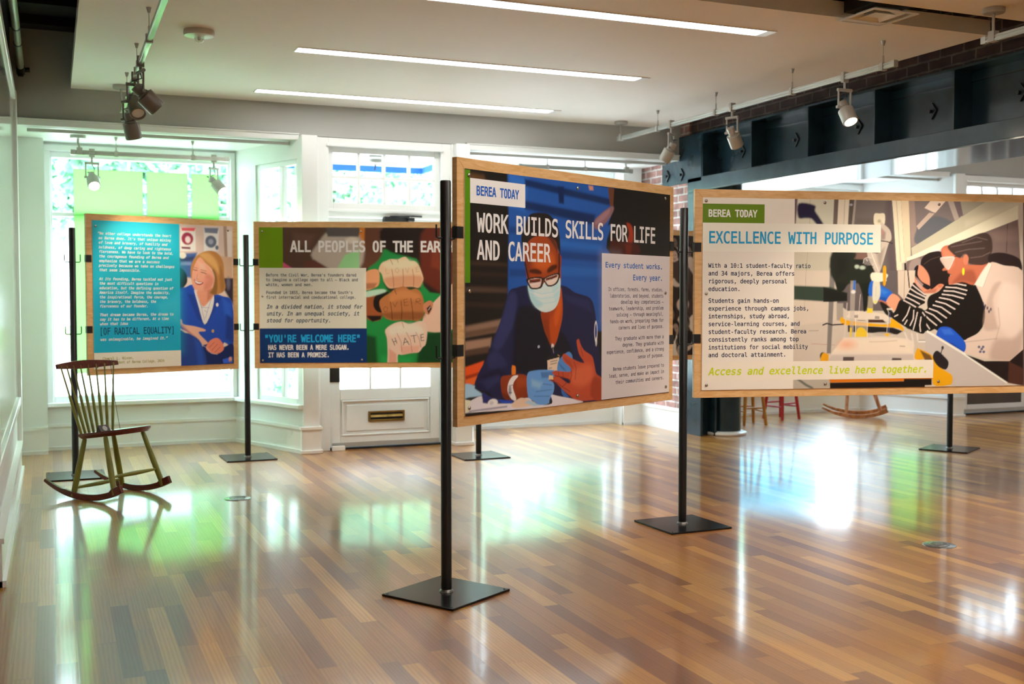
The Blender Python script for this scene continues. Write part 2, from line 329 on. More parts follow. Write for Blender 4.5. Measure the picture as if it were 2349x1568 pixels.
def bay(T, xl, bars=(), brick_side=False):
    t = lambda x, y: T(x, y)
    A0, A1, B0, B1 = t(xl, 10.13), t(xl+.213, 10.13), t(1.575, 10.36), t(1.97, 9.318)
    K0 = t(xl+.213, 10.36)
    wall = MB(); wall.seg(A0, A1, 0, 2.66, .35); wall.seg(K0, B0, 0, .375, .12); wall.seg(K0, B0, 2.585, 2.66, .12)
    wall.seg(B0, B1, 0, .375, .10); wall.seg(B0, B1, 2.50, 2.66, .10)
    dl = (Vector(B1)-Vector(B0)); n = dl.length; u = dl/n; q = lambda s: Vector(B0)+u*s
    wall.seg(q(0), q(.36), .375, 2.50, .10); wall.seg(q(1.05), q(n), .375, 2.50, .10)
    struct(wall, 'wall_north', 'white')
    c = [t(xl, 9.41), t(1.97, 9.41), t(1.97, 10.62), t(xl, 10.62)]
    struct(MB().prism([(p[0], p[1]) for p in c], 2.66, 2.72), 'ceiling', 'soffit')
    s = MB(); s.seg(K0, B0, .375, .412, .12, .055); s.seg(q(0), q(n), .375, .412, .10, .05); struct(s, 'trim_2', 'trim', bevel=.006)
    b = MB(); base(b, A0, A1); base(b, K0, B0); base(b, B0, B1); struct(b, 'baseboard_north', 'trim')
    # casing round the big window and its sash
    cs = MB(); cs.seg(K0, t(xl+.213+.05, 10.36), .41, 2.585, .03, .022); cs.seg(t(1.535, 10.36), B0, .41, 2.585, .03, .022); cs.seg(K0, B0, 2.585, 2.64, .03, .022)
    struct(cs, 'trim_3', 'trim', bevel=.004)
    w1 = window(wname(), t(xl+.213+.012, 10.36), t(1.565, 10.36), .412, 2.585, .052, .07, bars, -.02, hb=((2.045, .035),))
    w2 = window(wname(), q(.36), q(1.05), .412, 2.50, .045, .06, ((.40, .05),), -.015)
    # header moulding and blind track
    h = MB(); h.seg(t(xl, 9.41), t(1.965, 9.41), 2.655, 2.70, .05, .03); h.seg(t(xl, 9.41), t(1.965, 9.41), 2.70, 2.712, .05, .04)
    struct(h, 'trim_4', 'trim', bevel=.004)
    struct(MB().seg(t(xl+.1, 9.48), t(1.90, 9.48), 2.622, 2.648, .035), 'trim_5', 'fixture')
    return q
def entrance(dx, dy, kick=False):
    X = lambda x: x+dx; Y = lambda y: y+dy
    B = lambda m, x0, x1, y0, y1, z0, z1: m.box(X(x0), X(x1), Y(y0), Y(y1), z0, z1)
    m = MB(); B(m, 1.965, 2.10, 9.29, 9.60, 0, 2.69); B(m, 3.345, 3.475, 9.29, 9.60, 0, 2.69)
    struct(m, 'wall_north', 'white', bevel=.006)
    m = MB()
    for a, b_ in ((1.965, 2.10), (3.345, 3.475)):
        B(m, a-.02, b_+.012, 9.268, 9.6, 0, .20); B(m, a-.03, b_+.02, 9.256, 9.6, .20, .228); B(m, a-.032, b_+.022, 9.25, 9.6, 0, .03)
    struct(m, 'baseboard_north', 'trim', bevel=.004)
    m = MB()
    for a, b_ in ((2.10, 2.212), (3.235, 3.345)): B(m, a, b_, 9.375, 9.56, 0, 2.69)
    B(m, 2.10, 2.125, 9.36, 9.4, 0, 2.69); B(m, 3.32, 3.345, 9.36, 9.4, 0, 2.69)
    B(m, 2.212, 3.235, 9.375, 9.56, 2.625, 2.69); B(m, 2.195, 3.25, 9.355, 9.4, 2.618, 2.64)
    B(m, 2.212, 3.235, 9.40, 9.52, 2.02, 2.092); B(m, 2.20, 3.247, 9.385, 9.42, 2.06, 2.085)
    struct(m, 'trim_6', 'trim', bevel=.005)
    a, b_ = (X(2.212), Y(9.41)), (X(3.235), Y(9.41))
    L = b_[0]-a[0]
    window(wname(), a, b_, 2.092, 2.625, .052, .05, [(.052+(L-.104)*k/4, .026) for k in (1, 2, 3)], -.02, hb=((2.365, .024),))
    # door leaf with three panes by four above a fielded panel
    m = MB(); y0, y1 = 9.425, 9.47
    B(m, 2.216, 2.313, y0, y1, .022, 2.015); B(m, 3.138, 3.231, y0, y1, .022, 2.015)
    B(m, 2.313, 3.138, y0, y1, .43, .525); B(m, 2.313, 3.138, y0, y1, 1.87, 2.015); B(m, 2.313, 3.138, y0, y1, .022, .112)
    w = .825/3
    for k in (1, 2): B(m, 2.313+w*k-.012, 2.313+w*k+.012, y0+.004, y1-.006, .525, 1.87)
    for z in (.86, 1.196, 1.533): B(m, 2.313, 3.138, y0+.006, y1-.008, z-.011, z+.011)
    if not kick: B(m, 2.313, 3.138, y0+.012, y1, .112, .43); B(m, 2.37, 3.08, y0+.002, y1, .155, .385)
    d = struct(m, 'door_1' if not kick else 'door_2', 'trim', bevel=.005)
    MB().box(X(2.31), X(3.14), Y(9.445), Y(9.45), .52, 1.875).build('pane', 'kick' if kick else 'glass', d)
    if kick: MB().box(X(2.313), X(3.138), Y(9.430), Y(9.47), .112, .43).build('lower_panel', 'kick', d, label='dark brown lower door panel')
    else:
        m = MB()
        for x0, x1, z0, z1 in ((2.325, 3.128, .412, .428), (2.325, 3.128, .114, .13), (2.325, 2.341, .13, .412), (3.112, 3.128, .13, .412)): B(m, x0, x1, 9.417, 9.432, z0, z1)
        m.build('panel_moulding', 'trim', d, bevel=.006)
        m = MB()
        for x0, x1, z0, z1 in ((2.565, 2.895, .309, .325), (2.565, 2.895, .234, .250), (2.565, 2.581, .25, .309), (2.879, 2.895, .25, .309)): B(m, x0, x1, 9.410, 9.43, z0, z1)
        s = m.build('mail_slot', 'brass', d, bevel=.003, label='brass mail slot')
        m = MB(); B(m, 2.581, 2.879, 9.422, 9.43, .25, .309); m.build('slot_opening', 'dark', s)
        m = MB(); m.obox((X(2.73), Y(9.418), .285), (1,0,0), (0,.8,-.6), (0,.6,.8), .146, .002, .017); m.build('slot_flap', 'brass', s)
        m = MB(); B(m, 2.222, 2.31, 9.412, 9.43, .59, .98); m.build('lock_plate', 'black', d, bevel=.003)
        m = MB(); B(m, 2.70, 2.93, 9.355, 9.424, 1.985, 2.03); m.cyl((X(2.90), Y(9.34), 2.008), (X(2.97), Y(9.36), 2.008), .018); m.tube([(X(2.75), Y(9.36), 2.03), (X(2.95), Y(9.30), 2.035), (X(3.05), Y(9.39), 2.04)], .008); m.build('door_closer', 'iron', d, bevel=.004)
    m = MB(); B(m, 2.24, 3.22, 9.415, 9.43, .022, .060); m.build('door_sweep', 'fixture', d)
    struct(MB().box(X(2.212), X(3.235), Y(9.40), Y(9.56), 0, .018), 'trim_7', 'iron')
T1 = lambda x, y: (x, y)
T2 = lambda x, y: (5.44-x, y)
T3 = lambda x, y: (x+7.25, y+.10)
struct(MB().box(-.26, 5.74, 9.41, 9.56, 2.70, 3.42), 'wall_north', 'taupe')
struct(MB().box(6.1, XE, 9.51, 9.66, 2.70, 3.42), 'wall_north', 'taupe')
bay(T1, -.25); bay(T2, -.25); bay(T3, -1.15)
entrance(0, 0); entrance(7.25, .10, True)
struct(MB().box(10.73, XE, 9.40, 9.66, 0, 2.70), 'wall_north', 'white')
m = MB(); base(m, (10.73, 9.40), (XE, 9.40)); struct(m, 'baseboard_north', 'trim')
m = MB().box(2.222, 2.335, 9.335, 9.372, 0, .042); tag(m.build('door_stop', 'trim', bevel=.004), 'small white block on the floor at the hinge side of the white door', 'door stop')

# brick pier, steel post, round column, beam and the brick over it
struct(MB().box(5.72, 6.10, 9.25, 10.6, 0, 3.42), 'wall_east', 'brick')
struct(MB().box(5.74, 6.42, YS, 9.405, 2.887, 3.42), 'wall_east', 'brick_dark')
m = MB(); m.box(5.69, 5.72, 9.25, 10.13, 0, .20); m.box(5.68, 5.72, 9.25, 10.13, .2, .228); struct(m, 'baseboard_east', 'trim')
m = MB().box(5.70, 5.725, 8.99, 9.25, 0, 2.335); m.box(5.86, 5.885, 8.99, 9.25, 0, 2.335); m.box(5.725, 5.86, 9.10, 9.125, 0, 2.335)
m.box(5.725, 5.86, 9.23, 9.25, 0, 2.335)
struct(m, 'column', 'steel', bevel=.003)
m = MB().lathe([(0, .138), (2.335, .138)], (6.045, 9.07, 0), n=40); col = struct(m, 'column', 'steel', smooth=True)
MB().lathe([(0, .19), (.012, .198), (.026, .194), (.036, .17), (.038, .135)], (6.045, 9.07, 0), n=40).build('base_ring', 'trim', col, smooth=True, label='white base ring')
m = MB().box(5.70, 6.45, YS, 9.25, 2.345, 2.468)
beam = struct(m, 'beam', 'steel', bevel=.003)
MB().box(5.703, 6.447, YS, 9.248, 2.335, 2.345).build('bottom_plate', 'steel_gloss', beam)
m = MB().box(5.87, 5.89, YS, 9.25, 2.468, 2.87); m.box(5.70, 5.745, 9.006, 9.73, 2.43, 2.868); m.build('web', 'steel', beam)
m = MB().box(5.70, 6.45, YS, 9.73, 2.868, 2.886); m.box(5.842, 5.87, YS, 9.25, 2.80, 2.808); m.box(5.862, 5.87, YS, 9.25, 2.808, 2.868); m.build('top_flange', 'steel', beam)
ys = [8.99-.787*k for k in range(17)]
for y in ys[:8]:
    m = MB().box(5.705, 5.87, y, y+.016, 2.468, 2.868); m.box(5.80, 5.87, y+.016, y+.10, 2.468, 2.868); m.build('stiffener', 'steel', beam)
def anchor(x, y, z):
    m = MB(); m.cyl((x, y, z), (x-.022, y, z), .013, n=10)
    for sz in (1, -1): m.obox((x-.006, y-.034, z+sz*.028), (0, .62, sz*.785), (0, .785, -sz*.62), (1, 0, 0), .037, .0045, .007)  # dark chevron stands in for the shaded edges of a diamond washer
    m.build('bolt_edge_shade', 'iron', beam)
for k in range(6): anchor(5.87, ys[k]-.40, 2.66)
anchor(5.70, 9.64, 2.53); anchor(5.70, 9.37, 2.52)

# ------------------------------------------------------------------ the street outside
struct(MB().box(-14, 30, 10.75, 60, -.25, -.15), 'ground', 'pave')
tag(MB().box(-14, 30, 34, 60, -.15, -.11).build('lawn', 'lawn'), 'green lawn beyond the pavement outside the windows', 'lawn', kind='stuff')
def decal(pts, z0, z1, mat, label, group=None):
    o = MB().seg(pts[0], pts[1], z0, z1, .003, -.008).build('window_film', mat); tag(o, label, 'window film', group); return o
for a, b_, w in ((.20, .772, 'left'), (.806, 1.158, 'middle'), (1.192, 1.43, 'right')):
    decal((T1(a, 10.36), T1(b_, 10.36)), .66, 2.44, 'lime', 'lime green translucent sheet on the big window behind the blue quote panel, %s of three' % w, 'lime sheets on the bay window')
for a, b_, w in ((.12, .772, 'left'), (.806, 1.158, 'right')):
    decal((T1(a, 10.36), T1(b_, 10.36)), .47, .642, 'paper_film', 'white translucent strip low on the window under the blue quote panel, %s one' % w, 'white strips low on the bay window')
decal((T3(-.80, 10.36), T3(1.0, 10.36)), .47, 1.22, 'cyan', 'cyan translucent sheet on the far bay window behind the wide laboratory panel', None)
decal((T3(1.718, 9.983), T3(1.940, 9.397)), .46, 1.5, 'lime', 'lime translucent sheet on the slanted side window of the far bay')
# awning over the entrance
def awning(dx, label, low=2.598, cloth='blue'):
    aw = thing('awning', label, 'awning', (2.72+dx, 9.62, 2.9), 'street awnings')
    m = MB(); x0, x1, y0, y1 = 1.90+dx, 3.56+dx, 9.70, 10.95
    m.add([(x0,y0,3.25),(x1,y0,3.25),(x1,y1,2.668),(x0,y1,2.668),(x0,y0,3.24),(x1,y0,3.24),(x1,y1,2.658),(x0,y1,2.658)], [(0,1,2,3),(7,6,5,4),(0,4,5,1),(1,5,6,2),(2,6,7,3),(3,7,4,0)])
    m.build('canopy', 'awning', aw)
    m = MB().box(x0, x1, y1, y1+.012, low, 2.66); m.box(x0-.012, x0, y0+.4, y1, low, 2.66); m.box(x1, x1+.012, y0+.4, y1, low, 2.66); m.build('valance', cloth, aw)
awning(0, 'white canvas awning with a blue valance outside over the white door')
awning(7.25, 'added unseen awning over the dark door of the far shop, shading its transom', 2.26, 'awning')  # unseen awning with deep valance, added to block sky light at the far transom
gl = thing('porch_lamp', 'round white porch lamp with a pull cord hanging outside the transom window', 'lamp', (2.80, 9.98, 2.61))
m = MB().lathe([(-.062, .012), (-.058, .035), (-.035, .062), (0, .070), (.03, .062), (.055, .035), (.066, .006)], (2.80, 9.98, 2.61), n=24); m.build('globe', 'porch_glass', gl, smooth=True)
MB().lathe([(-.012, .0715), (.008, .0715)], (2.80, 9.98, 2.61), n=24).build('band', 'trim', gl)
MB().cyl((2.80, 9.98, 2.67), (2.80, 9.98, 3.122), .006).build('stem', 'fixture', gl); MB().tube([(2.795, 9.98, 2.55), (2.79, 9.98, 2.50)], .006).build('pull_cord', 'cable', gl)
# trees and shrubs
def tree(x, y, h, r, zc, nl, mat, label, cat='tree', group='trees across the street', name='leafy_tree', trunk=True, leaf=.14):
    rg = np.random.default_rng(int(abs(x*97+y*13))+3)
    t = thing(name, label, cat, (x, y, -.15), group)
    c = rg.normal(size=(26, 3)); c /= np.linalg.norm(c, axis=1)[:, None]; c *= rg.uniform(.25, .95, (26, 1)); cl = np.array([x, y, zc])+c*np.array([r, r, h])
    ids = rg.integers(0, 26, nl); d = rg.normal(size=(nl, 3)); d /= np.linalg.norm(d, axis=1)[:, None]
    P = cl[ids]+d*(rg.uniform(.2, 1, (nl, 1))**.5)*np.array([r, r, h])*.36
    u = rg.normal(size=(nl, 3)); u /= np.linalg.norm(u, axis=1)[:, None]; w = np.cross(u, rg.normal(size=(nl, 3))); w /= np.linalg.norm(w, axis=1)[:, None]
    s = rg.uniform(.5, 1.2, (nl, 1))*leaf
    V = np.stack([P-u*s, P+w*s*.45, P+u*s, P-w*s*.45], 1).reshape(-1, 3)
    m = MB(); m.v = [tuple(p) for p in V]; m.f = [(4*i, 4*i+1, 4*i+2, 4*i+3) for i in range(nl)]
    me = m
    o = bpy.data.meshes.new('foliage'); o.from_pydata([tuple(Vector(p)-ORG[t]) for p in m.v], [], m.f); o.materials.append(M[mat])
    ob = bpy.data.objects.new('foliage', o); COL.objects.link(ob); ob.parent = t
    if trunk:
        tk = MB().tube([(x, y, -.15), (x+.05, y, zc*.5), (x-.03, y, zc)], [.16, .12, .07]); 
        for k in range(5): q = cl[k]; tk.tube([(x, y, zc*.55), tuple((np.array([x, y, zc*.6])+q)/2+[0, 0, .1]), tuple(q)], [.06, .04, .02], n=6)
        tk.build('trunk', 'bark', t)
tree(1.2, 19.0, 2.2, 1.75, 3.7, 8000, 'leaf', 'broad leafy tree seen through the left bay window behind the lime sheets')
tree(-3.1, 23, 2.4, 2.0, 3.8, 8000, 'leaf', 'leafy tree seen at the left edge of the left bay window')
tree(5.6, 23.5, 2.4, 2.0, 4.2, 8000, 'leaf2', 'pale leafy tree seen through the transom over the white door')
tree(9.6, 19.5, 2.3, 1.8, 3.8, 8000, 'leaf', 'leafy tree seen through the side window beside the brick pier')
tree(14.6, 23, 2.6, 2.2, 4.0, 8000, 'leaf2', 'leafy tree seen beyond the far shop window')
tree(2.6, 30, 3.0, 2.6, 5.0, 8000, 'leaf', 'distant tree rising between the two left trees beyond the windows', leaf=.2)
tree(10.4, 30, 3.0, 2.6, 5.2, 8000, 'leaf2', 'distant tree rising behind the ones beyond the brick pier', leaf=.2)
tree(-5.4, 31, 3.0, 2.6, 5.0, 8000, 'leaf2', 'distant tree far left beyond the left bay window', leaf=.2)
tree(2.9, 15.2, .55, .8, .35, 1500, 'leaf', 'low dark shrub outside the lower right corner of the left bay window', 'shrub', 'shrubs along the pavement', 'shrub', False, .09)

